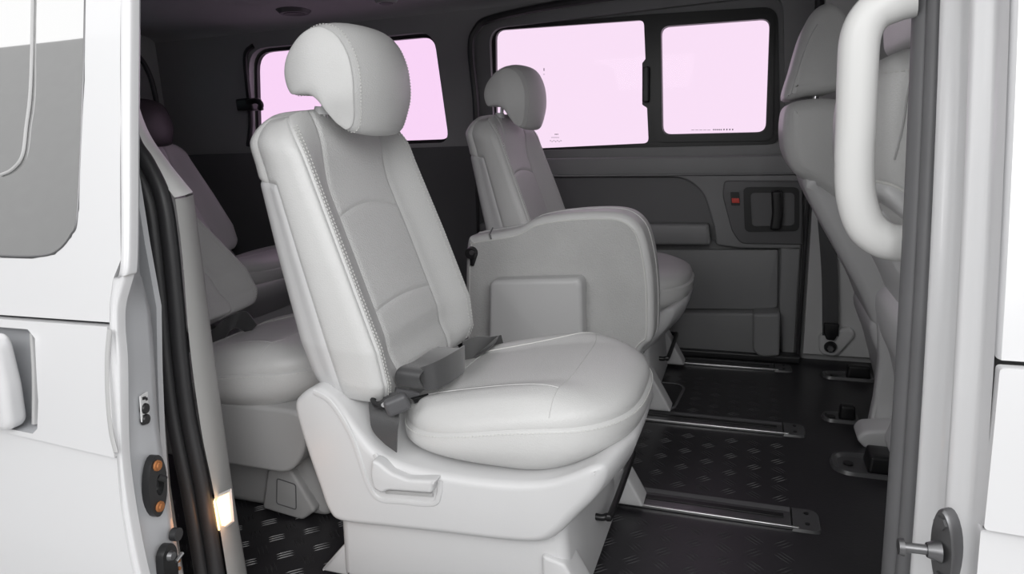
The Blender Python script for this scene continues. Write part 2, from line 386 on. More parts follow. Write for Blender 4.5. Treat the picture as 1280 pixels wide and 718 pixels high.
# its sliding window
w1 = empty('window_1', (-0.43, YW+0.05, 0.77), kind='structure')
YG = YW+0.04
h1 = rnd(px_loop([(620, 38), (805, 25), (807, 74), (803, 79), (803, 131), (809, 135), (811, 179), (621, 188)], YG), [0.035, 0.02, 0.003, 0.003, 0.003, 0.003, 0.02, 0.03], 5)
h2 = rnd(px_loop([(827, 34), (962, 24), (957, 165), (829, 168)], YG), 0.03, 6)
fo = rnd(px_loop([(612, 34), (700, 27), (812, 18), (972, 8), (975, 182), (812, 188), (700, 189), (612, 194)], YG), [0.04, 0, 0, 0.05, 0.05, 0, 0, 0.04], 6)
bm_obj('window_reveal', plate(inset2(win_out, -0.02), [inset2(fo, 0.004)], YG+0.004, 0.006), trim_m, w1)
bm_obj('window_frame', plate(fo, [h1, h2], YG-0.004, 0.018), black, w1)
h2o = rnd(px_loop([(818, 26), (968, 15), (966, 176), (818, 178)], YG-0.02), 0.035, 6); h2i = rnd(px_loop([(826, 33), (963, 23), (958, 166), (828, 169)], YG-0.02), 0.03, 6)
bm_obj('sash_frame', pillow_ring(h2o, h2i, YG-0.022, YG) if False else plate(h2o, [h2i], YG-0.02, 0.018), black, w1)
bm_obj('glass_pane', plate(inset2(h1, -0.006), [], YG+0.006, 0.004), pink, w1)
bm_obj('glass_pane', plate(inset2(h2, -0.006), [], YG-0.002, 0.004), pink, w1)
bm_obj('window_latch', rbox(*[at(804, 130, YG)[0], at(812, 130, YG)[0]], YG-0.03, YG-0.01, at(806, 128, YG)[1], at(806, 84, YG)[1], 0.004), black, w1)
mkm = MB()
def mark(px, py, w, h, y):
    x, z = at(px, py, y); mkm.box((x, y, z), (w, 0.0006, h))
for i in range(7): mark(688+i*2.2, 176+(i % 2), 0.004, 0.0025, YG-0.001)
for i in range(5): mark(690+i*2.0, 172, 0.0035, 0.0025, YG-0.001)
for i in range(3): mark(694+i*1.6, 168, 0.003, 0.004, YG-0.001)
mark(680, 87, 0.003, 0.010, YG-0.001); mark(680, 93, 0.002, 0.004, YG-0.001)
for i in range(5): mark(866+i*5, 162.6, 0.010, 0.0014, YG-0.008)
for i in range(5): mark(892+i*2.4, 162.2, 0.004, 0.004, YG-0.008)
for i in range(4): mark(905+i*3.6, 162, 0.004, 0.005, YG-0.008)
o = mkm.build('glass_marking', trim_d, w1); o['kind'] = 'stuff'

# ceiling: rolls down into the far wall
prof = [(0.80, 1.27), (0.86, 1.31), (1.1, 1.345), (1.7, 1.355), (2.2, 1.35), (2.42, 1.342), (2.52, 1.328), (2.56, 1.30)]
prof = smooth_loop(prof, 48, False); v = []; f = []
xs = [-3.2+i*0.35 for i in range(15)]
for x in xs:
    for p in prof: v.append((x, p[0], p[1]))
n = len(prof)
for i in range(len(xs)-1):
    for j in range(n-1): f.append((i*n+j, i*n+j+1, (i+1)*n+j+1, (i+1)*n+j))
k = len(v); v += [(a, b, c+0.03) for a, b, c in v]; f += [tuple(q+k for q in reversed(a)) for a in f]
ce = mk('ceiling', v, f, lining, recalc=False); setp(ce, kind='structure')
# rear wall (tailgate) with its window
tw = rnd([(1.25, 0.95), (2.33, 0.95), (2.28, 1.22), (1.3, 1.22)], [0.05, 0.06, 0.09, 0.06], 6)
XR = -2.62
wr = empty('wall_rear', (XR, 1.7, 0), kind='structure')
bm = plate([(0.85, 0), (2.6, 0), (2.6, 1.42), (0.85, 1.42)], [[(q[0], q[1]) for q in tw]], 0, 0.04)
for vv in bm.verts: vv.co = Vector((XR-vv.co.y, vv.co.x, vv.co.z))
bm_obj('tailgate_lining', bm, lining, wr)
w3 = empty('window_3', (XR, 1.8, 0.95), kind='structure')
bm = plate(inset2(tw, -0.01), [], 0, 0.004)
for vv in bm.verts: vv.co = Vector((XR-0.045-vv.co.y, vv.co.x, vv.co.z))
bm_obj('glass_pane', bm, bluish, w3)
bm = plate(inset2(tw, -0.002), [inset2(tw, 0.016)], 0, 0.02)
for vv in bm.verts: vv.co = Vector((XR-0.02-vv.co.y, vv.co.x, vv.co.z))
bm_obj('window_seal', bm, black, w3)
for i in range(9):
    mb = MB(); mb.box((XR-0.042, 1.79, 0.975+i*0.027), (0.002, 0.98, 0.0015)); mb.build('defroster_line', trim_d, w3)
v, f = tube([(XR+0.07, y, z) for y, z in [(2.44, 0.8), (2.44, 1.05), (2.42, 1.17), (2.37, 1.24), (2.28, 1.27), (2.0, 1.28)]], 0.011, 8, sm=40); mk('tailgate_seal', v, f, rubber, w3)

# near wall behind the sliding door, closing the interior
wn = empty('wall_near', (-1.9, 0.9, 0), kind='structure')
bm_obj('lining_panel', plate([(-3.2, -0.05), (-0.97, -0.05), (-0.97, 0.5), (-1.16, 0.9), (-1.22, 1.4), (-3.2, 1.4)], [], 0, 0.03, yf=lambda x, z: 0.80+tumble(z), step=0.1), trim_l, wn)
bm_obj('lining_panel', plate([(0.23, -0.05), (1.7, -0.05), (1.7, 1.4), (0.23, 1.4)], [], 0, 0.03, yf=lambda x, z: 0.80+tumble(z), step=0.1), trim_l, wn)
wfr = bm_obj('wall_front', rbox(1.66, 1.70, 0.85, 2.55, 0, 0.8, 0.01), trim_d); setp(wfr, kind='structure')
# body side skin, seen in the gap behind the open door
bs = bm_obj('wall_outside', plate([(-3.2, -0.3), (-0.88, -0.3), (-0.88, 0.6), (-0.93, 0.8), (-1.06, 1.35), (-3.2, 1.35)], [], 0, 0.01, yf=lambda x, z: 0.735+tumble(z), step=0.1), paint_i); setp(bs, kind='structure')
ro = bm_obj('roof', rbox(-3.2, 1.7, 0.80, 2.62, 1.45, 1.49, 0.02), paint); setp(ro, kind='structure')

# left jamb seal and pillar trim
sealL = [(150, 120), (166, 176), (184, 205), (203, 246), (212, 300), (220, 380), (225, 440), (235, 520), (253, 610), (271, 718), (282, 780)]
def seal_y(py): return 0.80+0.10*(1-min(1, max(0, py/718)))
t2 = empty('trim_2', (-0.85, 0.85, 0), kind='structure')
v, f = tube([pt(a, b, seal_y(b)) for a, b in sealL], 0.0135, 12, sm=90); mk('seal_bead', v, f, rubber, t2)
v, f = tube([(lambda p: (p[0]-0.004, p[1]-0.012, p[2]))(pt(a-9, b, seal_y(b))) for a, b in sealL], 0.0125, 10, sm=90); mk('seal_lip', v, f, rubber, t2)
def strip(left, right, yl, yr, n, back=0.0):
    a = smooth_loop([pt(*q, yl(q[1])) for q in left], n, False); b = smooth_loop([pt(*q, yr(q[1])) for q in right], n, False)
    m_ = min(len(a), len(b)); a, b = a[:m_], b[:m_]; v = []; f = []; K = 8
    for i in range(m_):
        for k in range(K+1):
            t = k/K; p = a[i].lerp(b[i], t); bulge = math.sin(t*PI)*0.010
            v.append(p+Vector((bulge, -bulge*0.6, 0)))
        v.append(b[i]+Vector((-0.05, 0.03, 0)))
    K2 = K+2
    for i in range(m_-1):
        for k in range(K2-1): f.append((i*K2+k, i*K2+k+1, (i+1)*K2+k+1, (i+1)*K2+k))
    return v, f
L1 = [(150, 80), (160, 140), (178, 188), (200, 222), (218, 247)]; R1 = [(160, 60), (170, 118), (186, 165), (212, 204), (241, 240)]
v, f = strip(L1, R1, lambda p: seal_y(p)+0.005, lambda p: seal_y(p)+0.06, 40); mk('upper_pillar_cover', v, f, handle_w, t2)
L2 = [(219, 249), (228, 320), (237, 430), (252, 540), (268, 620), (286, 730)]; R2 = [(242, 243), (252, 320), (266, 430), (281, 540), (294, 630), (311, 730)]
v, f = strip(L2, R2, lambda p: seal_y(p)+0.005, lambda p: seal_y(p)+0.09, 60); mk('lower_pillar_cover', v, f, pillar_m, t2)
# courtesy lamp
lp = empty('courtesy_lamp', pt(280, 655, 0.84), 'small lit amber courtesy lamp on the left pillar trim', 'lamp')
L0 = [pt(a, b, 0.832) for a, b in [(270, 623), (288, 615), (291, 650), (276, 662)]]
c = sum((Vector(q) for q in L0), Vector())/4
def slab(pts, d, r=0.9):
    P = [Vector(q) for q in pts]; cc = sum(P, Vector())/len(P); n = (P[1]-P[0]).cross(P[2]-P[0]).normalized()
    if n.y > 0: n = -n
    v = P+[cc+(q-cc)*r+n*d for q in P]; k = len(P)
    return v, [(i, (i+1) % k, k+(i+1) % k, k+i) for i in range(k)]+[tuple(range(k, 2*k)), tuple(reversed(range(k)))]
v, f = slab([c+(Vector(q)-c)*1.18 for q in L0], 0.004); mk('lamp_frame', v, f, white_lbl, lp)
v, f = slab([Vector(q)+Vector((0, -0.004, 0)) for q in L0], 0.008, 0.85); mk('lens', v, f, lamp_m, lp)
pl = bpy.data.lights.new('courtesy_glow', 'POINT'); pl.energy = 0.07; pl.color = (1, 0.42, 0.16); pl.shadow_soft_size = 0.02
po = bpy.data.objects.new('courtesy_glow', pl); COL.objects.link(po); po.location = Vector(c)+Vector((0.03, -0.03, 0))

# right jamb (B-pillar) swept profile
t3 = empty('trim_3', (0.2, 0.8, 0), kind='structure')
def sweep(name, prof, m_, parent, z0=-0.3, z1=1.40, n=24, x_of=lambda z: 0.0):
    P = smooth_loop(prof, len(prof)*5, False) if len(prof) > 2 else [Vector(p) for p in prof]; v = []; f = []
    for i in range(n+1):
        z = z0+(z1-z0)*i/n
        for p in P: v.append((p[0]+x_of(z), p[1]+tumble(z), z))
    k = len(P)
    for i in range(n):
        for j in range(k-1): f.append((i*k+j, i*k+j+1, (i+1)*k+j+1, (i+1)*k+j))
    return mk(name, v, f, m_, parent, recalc=False, angle=60)
JX = 0.017
sweep('pillar_jamb', [(x+JX, y) for x, y in [(0.177, 0.845), (0.180, 0.815), (0.181, 0.800), (0.176, 0.793), (0.178, 0.785), (0.194, 0.774), (0.203, 0.750), (0.201, 0.726), (0.186, 0.713), (0.185, 0.704), (0.193, 0.695), (0.202, 0.685), (0.204, 0.66)]], paint, t3)
sweep('pillar_inner', [(0.179+JX, 0.845), (0.185+JX, 0.90), (0.23+JX, 0.93), (0.4, 0.94)], pillar_m, t3)
v, f = tube([(0.170+JX, 0.845+tumble(z)*0.95, z) for z in [-0.25+0.1*i for i in range(17)]], 0.018, 14, sm=60, flat=((1, 0, 0), 0.75)); mk('door_seal', v, f, rubber_g, t3)
v, f = tube([(0.177+JX, 0.822+tumble(z)*0.95, z) for z in [-0.25+0.1*i for i in range(17)]], 0.010, 10, sm=60); mk('seal_lip', v, f, rubber_g, t3)
# front door skin
d3 = empty('door_3', (0.7, 0.66, 0), kind='structure')
yd = lambda x, z: 0.655+tumble(z)+0.012*math.exp(-((x-0.222)/0.006)**2)
zs = [at(1245, 462, 0.69)[1], at(1245, 670, 0.67)[1]]
X3 = 0.2270
bm_obj('upper_skin', plate(rnd([(X3-0.004, zs[0]+0.002), (1.6, zs[0]-0.0), (1.6, 1.3), (X3-0.002, 1.3)], 0.004, 3), [], 0, 0.012, yf=yd, step=0.05), paint, d3)
bm_obj('side_moulding', plate(rnd([(X3-0.008, zs[1]+0.002), (1.6, zs[1]-0.05), (1.6, zs[0]-0.003), (X3-0.004, zs[0]-0.002)], 0.004, 3), [], 0, 0.012, yf=lambda x, z: 0.650+tumble(z), step=0.05), paint, d3)
bm_obj('lower_skin', plate(rnd([(X3-0.012, -0.3), (1.6, -0.3), (1.6, zs[1]-0.053), (X3-0.008, zs[1]-0.002)], 0.004, 3), [], 0, 0.012, yf=lambda x, z: 0.658+tumble(z), step=0.05), paint, d3)
# striker
SO = Vector(pt(1180, 688, 0.715)); sn = Vector((-0.82, -0.57, 0)).normalized(); su = Vector((sn.y, -sn.x, 0))
SF = lambda a, b, c: SO+su*a+Vector((0, 0, 1))*b+sn*c+su*(b*0.10)
st = empty('door_striker', SO-Vector((0, 0, 0.06)), 'dark oval door striker with protruding steel pin, on the right pillar', 'striker')
ov = [(math.cos(a)*0.0145, math.sin(a)*0.044) for a in [2*PI*i/28 for i in range(28)]]
v = [SF(a, b, -0.012) for a, b in ov]+[SF(a*1.0, b*1.0, 0.001) for a, b in ov]+[SF(a*0.86, b*0.94, 0.004) for a, b in ov]; n = 28
mk('striker_plate', v, [((i-1) % n+r_*n, i+r_*n, i+(r_+1)*n, (i-1) % n+(r_+1)*n) for r_ in (0, 1) for i in range(n)]+[tuple(range(2*n, 3*n))], steel_d, st)
pd = Vector((-1, -0.03, -0.02)).normalized(); pc = SF(0.002, -0.002, 0.003)
v, f = disc(pc, pd, 0.012, 0.012, 18, 0.0075); mk('pin_boss', v, f, steel_d, st)
v, f = disc(pc+pd*0.010, pd, 0.0052, 0.024, 14); mk('pin', v, f, steel_d, st)
v, f = disc(pc+pd*0.033, pd, 0.0092, 0.005, 18, 0.008); mk('pin_head', v, f, steel_d, st)
for dz in (0.030, -0.030):
    v, f = disc(SF(0, dz, 0.003), sn, 0.0075, 0.004, 6, 0.007); mk('bolt', v, f, steel_d, st)

# -------- the open near sliding door on the left
Y2 = 0.600
d2 = empty('door_2', (-1.2, 0.65, 0), kind='structure')
ydoor = lambda x, z: Y2+tumble(z)
def on_door(px, py, off=0.0):
    y = 0.66
    for _ in range(12):
        x, z = at(px, py, y); y = Y2+off+tumble(z)
    return (x, z)
zA = (on_door(137, 407), on_door(0, 397)); zB = (on_door(145, 572), on_door(0, 538))
XL = -0.85
def ext(a, b, x): t = (x-a[0])/(b[0]-a[0]); return a[1]+(b[1]-a[1])*t
SK = [(151, -140), (151, 0), (151, 150), (151, 325), (141, 350), (137, 380), (137, 406), (139, 450), (143, 520), (146, 572), (152, 640), (165, 710), (190, 800)]
SKW = [on_door(a, b) for a, b in SK]
zA1 = ext(*zA, XL); zA2 = ext(*zA, -1.9); zB1 = ext(*zB, XL); zB2 = ext(*zB, -1.9)
gl = [on_door(a, b) for a, b in [(107, -40), (104, 100), (97, 262), (88, 295), (68, 316), (40, 321), (0, 320)]]+[(-1.9, on_door(0, 320)[1])]
gl.append((-1.9, gl[0][1]+0.01))
skin = [(SKW[6][0], SKW[6][1]+0.003)]+SKW[5::-1]+[(-1.95, SKW[0][1]), (-1.95, zA2+0.002)]
bm_obj('upper_skin', plate(skin, [inset2(gl, -0.003)], 0, 0.012, yf=ydoor, step=0.03), paint, d2, angle=50)
pane = bm_obj('glass_pane', plate(gl, [], 0, 0.005, yf=lambda x, z: ydoor(x, z)+0.002, step=0.03), mirror_glass, d2)
gi = [on_door(a, b) for a, b in [(42, -40), (39, 100), (33, 160), (28, 195), (15, 212), (0, 219)]]
v, f = tube([(x, ydoor(x, z)-0.0005, z) for x, z in gi], 0.0022, 8, sm=60); mk('sash_edge', v, f, shell_d, pane)
v, f = tube([(x, ydoor(x, z)+0.001, z) for x, z in gl[:7]], 0.0022, 8, sm=60); mk('glass_gasket', v, f, steel_d, d2)
hx = [on_door(a, b) for a, b in [(0, 409), (38, 411), (47, 422), (51, 500), (50, 535), (44, 541), (0, 533)]]
hole_h = [(-1.46, hx[0][1]), *hx[0:6], (hx[6]), (-1.46, hx[6][1])]
hole_h = [hole_h[0]]+hx[1:6]+[hole_h[-1]]
band = [(SKW[9][0], SKW[9][1]+0.001), SKW[8], SKW[7], (SKW[6][0], SKW[6][1]-0.002), (-1.95, zA2-0.002), (-1.95, zB2+0.001)]
ym = lambda x, z: Y2+tumble(z)-0.004
bm_obj('side_moulding', plate(band, [hole_h], 0, 0.012, yf=ym, step=0.03), paint, d2, angle=50)
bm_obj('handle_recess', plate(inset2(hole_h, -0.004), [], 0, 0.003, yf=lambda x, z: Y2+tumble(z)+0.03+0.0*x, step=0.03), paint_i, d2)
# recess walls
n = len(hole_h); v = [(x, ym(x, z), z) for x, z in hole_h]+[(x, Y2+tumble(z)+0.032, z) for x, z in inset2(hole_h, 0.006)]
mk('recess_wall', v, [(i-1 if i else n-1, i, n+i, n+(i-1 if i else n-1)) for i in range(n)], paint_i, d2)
hh = [on_door(a, b) for a, b in [(0, 411), (22, 412), (27, 425), (30, 480), (29, 525), (24, 534), (0, 531)]]
hh = [(-1.44, hh[0][1])]+hh[1:6]+[(-1.44, hh[6][1])]
bm_obj('door_handle', pillow(rnd(hh, 0.008, 3), Y2+tumble(0.45)-0.020, Y2+tumble(0.45)+0.012, 0.01, 4), paint, d2)
v, f = tube([(lambda q: (q[0], Y2+tumble(q[1])+0.012, q[1]))(on_door(a, b, 0.012)) for a, b in [(41, 416), (44, 470), (44, 530)]], 0.0045, 8, sm=20); mk('recess_rib', v, f, shell_d, d2)
low = [SKW[12], SKW[11], SKW[10], (SKW[9][0], SKW[9][1]-0.001), (-1.95, zB2-0.001), (-1.95, SKW[12][1])]
bm_obj('lower_skin', plate(low, [], 0, 0.012, yf=lambda x, z: ydoor(x, z)+0.001, step=0.03), paint, d2, angle=50)
# rolled leading edge, edge face with pressed step, inner skin
FL = [(174, -140), (174, 0), (173, 150), (172, 320), (167, 346), (158, 380), (157, 410), (160, 450), (161, 520), (163, 572), (172, 640), (187, 715), (212, 800)]
EF = [(175, -140), (175, 0), (174, 150), (174, 320), (178, 350), (187, 385), (190, 410), (193, 450), (197, 520), (204, 572), (214, 640), (228, 715), (250, 800)]
def dz_pt(px, py, off):
    x, z = on_door(px, py, off); return Vector((x, Y2+off+tumble(z), z))
a_ = smooth_loop([dz_pt(*q, 0.0) for q in SK], 96, False); b_ = smooth_loop([dz_pt(*q, 0.020) for q in FL], 96, False); c_ = smooth_loop([dz_pt(*q, 0.085) for q in EF], 96, False)
v = []; f = []; K = 10
for p, q in zip(a_, b_):
    for k in range(K+1):
        t = k/K; r_ = p.lerp(q, t); v.append(r_+Vector((0.3, -1, 0)).normalized()*(0.0055*math.sin(t*PI)-0.003*math.sin(t*PI*2)))
for i in range(len(a_)-1):
    for k in range(K): f.append((i*(K+1)+k, i*(K+1)+k+1, (i+1)*(K+1)+k+1, (i+1)*(K+1)+k))
mk('leading_edge', v, f, paint, d2, recalc=False, angle=60)
v = []; f = []
for p, q in zip(b_, c_):
    e = (q-p)
    v += [p, p+Vector((-0.002, 0.004, 0)), p+e*0.35+Vector((-0.002, 0, 0)), p+e*0.8, q, q+Vector((-0.02, 0.008, 0)), q+Vector((-0.3, 0.010, 0))]
for i in range(len(b_)-1):
    for k in range(6): f.append((i*7+k, i*7+k+1, (i+1)*7+k+1, (i+1)*7+k))
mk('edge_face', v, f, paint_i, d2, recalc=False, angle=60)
v, f = tube([dz_pt(*q, -0.004) for q in [(137, 412), (134, 450), (135, 500), (139, 540), (145, 566)]], 0.004, 8, sm=30, flat=((0, 1, 0), 0.5)); mk('edge_gasket', v, f, shell_d, d2)
def edge_frame(px, py):
    off = 0.050; O = dz_pt(px, py, off); O.x += 0.0
    k = min(range(len(b_)), key=lambda q: abs(b_[q].z-O.z)); p, q = b_[k], c_[k]; e = (q-p); t = (O.y-p.y)/e.y
    O = p+e*t+Vector((0, 0, O.z-p.z)); u = Vector((e.x, e.y, 0)).normalized(); n = Vector((u.y, -u.x, 0))
    return O, u, n
def fr(F3, a, b, c): O, u, n = F3; return O+u*a+Vector((0.0, 0, 1))*b+n*c+Vector((0, 0.12*b, 0))
def frame_plate(name, loop, holes, c0, c1, F3, m_, parent):
    bm = plate(loop, holes, 0, c1-c0)
    for vv in bm.verts: vv.co = fr(F3, vv.co.x, vv.co.z, c0+vv.co.y)
    return bm_obj(name, bm, m_, parent)
F3 = edge_frame(190, 595); n_ = F3[2]
cb = empty('catch_bracket', F3[0]-Vector((0, 0, 0.05)), 'black catch bracket with two rusty bolts, on the open door edge', 'bracket')
ol = [(math.cos(a)*0.019, math.sin(a)*0.046) for a in [2*PI*i/24 for i in range(24)]]
inn = [(0.004+math.cos(a)*0.008, -0.001+math.sin(a)*0.015) for a in [2*PI*i/16 for i in range(16)]]
frame_plate('bracket_plate', ol, [inn], 0.001, 0.013, F3, rubber_g if False else black, cb)
for dz in (0.031, -0.031):
    v, f = disc(fr(F3, 0, dz, 0.012), n_, 0.0085, 0.004, 10, 0.0075); mk('bolt', v, f, rust, cb)
    v, f = disc(fr(F3, 0, dz, 0.016), n_, 0.005, 0.002, 8, 0.004); mk('bolt_end', v, f, rust, cb)
v, f = disc(fr(F3, 0.004, -0.001, 0.0), n_, 0.011, 0.003, 14); mk('catch_socket', v, f, steel, cb)
v, f = tube([fr(F3, 0.004, 0.012, 0.01), fr(F3, 0.012, 0.004, 0.016)], 0.005, 8); mk('catch_tab', v, f, black, cb)
F3 = edge_frame(203, 690); n_ = F3[2]
lkk = empty('door_latch', F3[0]-Vector((0, 0, 0.07)), 'lower black latch on the open door edge, below the rusty bracket', 'latch')
frame_plate('latch_body', rnd([(-0.018, -0.09), (0.014, -0.09), (0.014, 0.02), (0.0, 0.036), (-0.018, 0.028)], 0.012, 4), [], 0.001, 0.013, F3, black, lkk)
v, f = disc(fr(F3, -0.003, 0.016, 0.013), n_, 0.008, 0.006, 14, 0.006); mk('bolt', v, f, steel_d, lkk)
v, f = disc(fr(F3, 0.024, 0.032, 0.0), n_, 0.010, 0.010, 14); mk('rubber_buffer', v, f, rubber, lkk)
v, f = tube([fr(F3, 0.008, 0.0, 0.014), fr(F3, 0.024, 0.003, 0.014)], 0.003, 8); mk('latch_pin', v, f, steel, lkk)
for i in range(5):
    v, f = disc(fr(F3, 0.019+0.001*i, -0.006-i*0.013, 0.006), n_, 0.0028, 0.006, 8); mk('rust_spot', v, f, rust, lkk)
F3 = edge_frame(175, 506); n_ = F3[2]
bf = empty('door_bumper', F3[0]-Vector((0, 0, 0.02)), 'small black twin-dot rubber bumper beside the white sticker on the door edge', 'bumper')
for k, dz in enumerate((0.008, -0.008)):
    v, f = disc(fr(F3, 0, dz, 0.0), n_, 0.009, 0.006, 14, 0.007); mk('rubber_dot', v, f, black, bf)
F3 = edge_frame(187, 499); n_ = F3[2]
sk = empty('edge_sticker', F3[0]-Vector((0, 0, 0.02)), 'small white printed sticker on the open door edge', 'sticker')
frame_plate('label_sheet', [(-0.009, -0.019), (0.009, -0.019), (0.009, 0.019), (-0.009, 0.019)], [], 0.001, 0.003, F3, white_lbl, sk)
pr = MB()
for a, b in ((-0.004, 0.014), (0.004, 0.010), (-0.005, -0.012), (0.004, -0.015), (-0.005, 0.002), (0.0, 0.013), (0.005, -0.004)):
    pr.box(fr(F3, a, b, 0.0034), (0.002, 0.003, 0.004))
pr.build('print', black, sk)

# ================================================================ SEATS
def interp(tab, h):
    for (a, *A), (b, *B) in zip(tab[:-1], tab[1:]):
        if h <= b:
            t = (h-a)/(b-a); return [p+(q-p)*t for p, q in zip(A, B)]
    return list(tab[-1][1:])
def sstep(a, b, x):
    t = max(0, min(1, (x-a)/(b-a))); return t*t*(3-2*t)
def grid_parts(V, closed, cls, names, parent, groove=0.004, caps=None):
    """V[i][j] grid; cls(i,j) class per cell; class borders are pressed in and each class is its own mesh"""
    ni, nj = len(V), len(V[0]); cj = nj if closed else nj-1
    C_ = [[cls(i, j) for j in range(cj)] for i in range(ni-1)]
    nor = [[None]*nj for _ in range(ni)]
    for i in range(ni):
        for j in range(nj):
            a = V[min(i+1, ni-1)][j]-V[max(i-1, 0)][j]
            b = V[i][(j+1) % nj]-V[i][(j-1) % nj] if closed else V[i][min(j+1, nj-1)]-V[i][max(j-1, 0)]
            nn = a.cross(b); nor[i][j] = nn.normalized() if nn.length > 1e-12 else Vector((0, 0, 0))
    # orientation
    cen = sum((V[i][j] for i in range(ni) for j in range(0, nj, 4)), Vector())/(ni*len(range(0, nj, 4)))
    sgn = sum(nor[i][j].dot(V[i][j]-cen) for i in range(ni) for j in range(nj)); sg = 1 if sgn > 0 else -1
    edge = [[False]*nj for _ in range(ni)]
    for i in range(1, ni-1):
        for j in range(nj):
            s = set()
            for di in (-1, 0):
                for dj in (-1, 0):
                    jj = j+dj
                    if closed: jj %= nj
                    elif jj < 0 or jj >= cj: continue
                    s.add(C_[i+di][jj])
            edge[i][j] = len(s) > 1
    D = [[groove if edge[i][j] else 0 for j in range(nj)] for i in range(ni)]
    for i in range(1, ni-1):
        for j in range(nj):
            if not edge[i][j]:
                nb = [(i+1, j), (i-1, j), (i, (j+1) % nj), (i, (j-1) % nj)]
                if any(edge[a][b] for a, b in nb if 0 <= a < ni): D[i][j] = groove*0.22
    P = [[V[i][j]-nor[i][j]*sg*D[i][j] for j in range(nj)] for i in range(ni)]
    objs = {}
    for c in sorted(set(x for r in C_ for x in r)):
        idx = {}; vs = []; fs = []
        def g(i, j):
            if (i, j) not in idx: idx[(i, j)] = len(vs); vs.append(P[i][j])
            return idx[(i, j)]
        for i in range(ni-1):
            for j in range(cj):
                if C_[i][j] == c:
                    j2 = (j+1) % nj
                    q = (g(i, j), g(i, j2), g(i+1, j2), g(i+1, j)); fs.append(q if sg < 0 else q[::-1])
        nm, m_ = names[c]
        objs[c] = mk(nm, vs, fs, m_, parent, recalc=True, angle=75)
    return objs, P, nor, sg
def stitches(paths, parent, L=0.0040, gap=0.0028, w=0.0007, name='stitching', off=0.0006):
    mb = MB()
    for path, nrm in paths:
        dist = 0; i = 0; carry = 0
        for i in range(len(path)-1):
            a, b = path[i], path[i+1]; seg = (b-a).length
            if seg < 1e-7: continue
            t = carry
            while t < seg:
                p = a.lerp(b, t/seg); d = (b-a).normalized(); n = nrm[i]; s = d.cross(n).normalized()
                l = L/2
                v = [p-d*l-s*w, p-d*l+s*w, p+d*l+s*w, p+d*l-s*w]; v = v+[q+n*off*2.2 for q in v]
                mb.add(v, [(4,5,6,7),(0,1,5,4),(1,2,6,5),(2,3,7,6),(3,0,4,7)]); t += L+gap
            carry = t-seg
    o = mb.build(name, thread, parent); o['kind'] = 'stuff'; return o

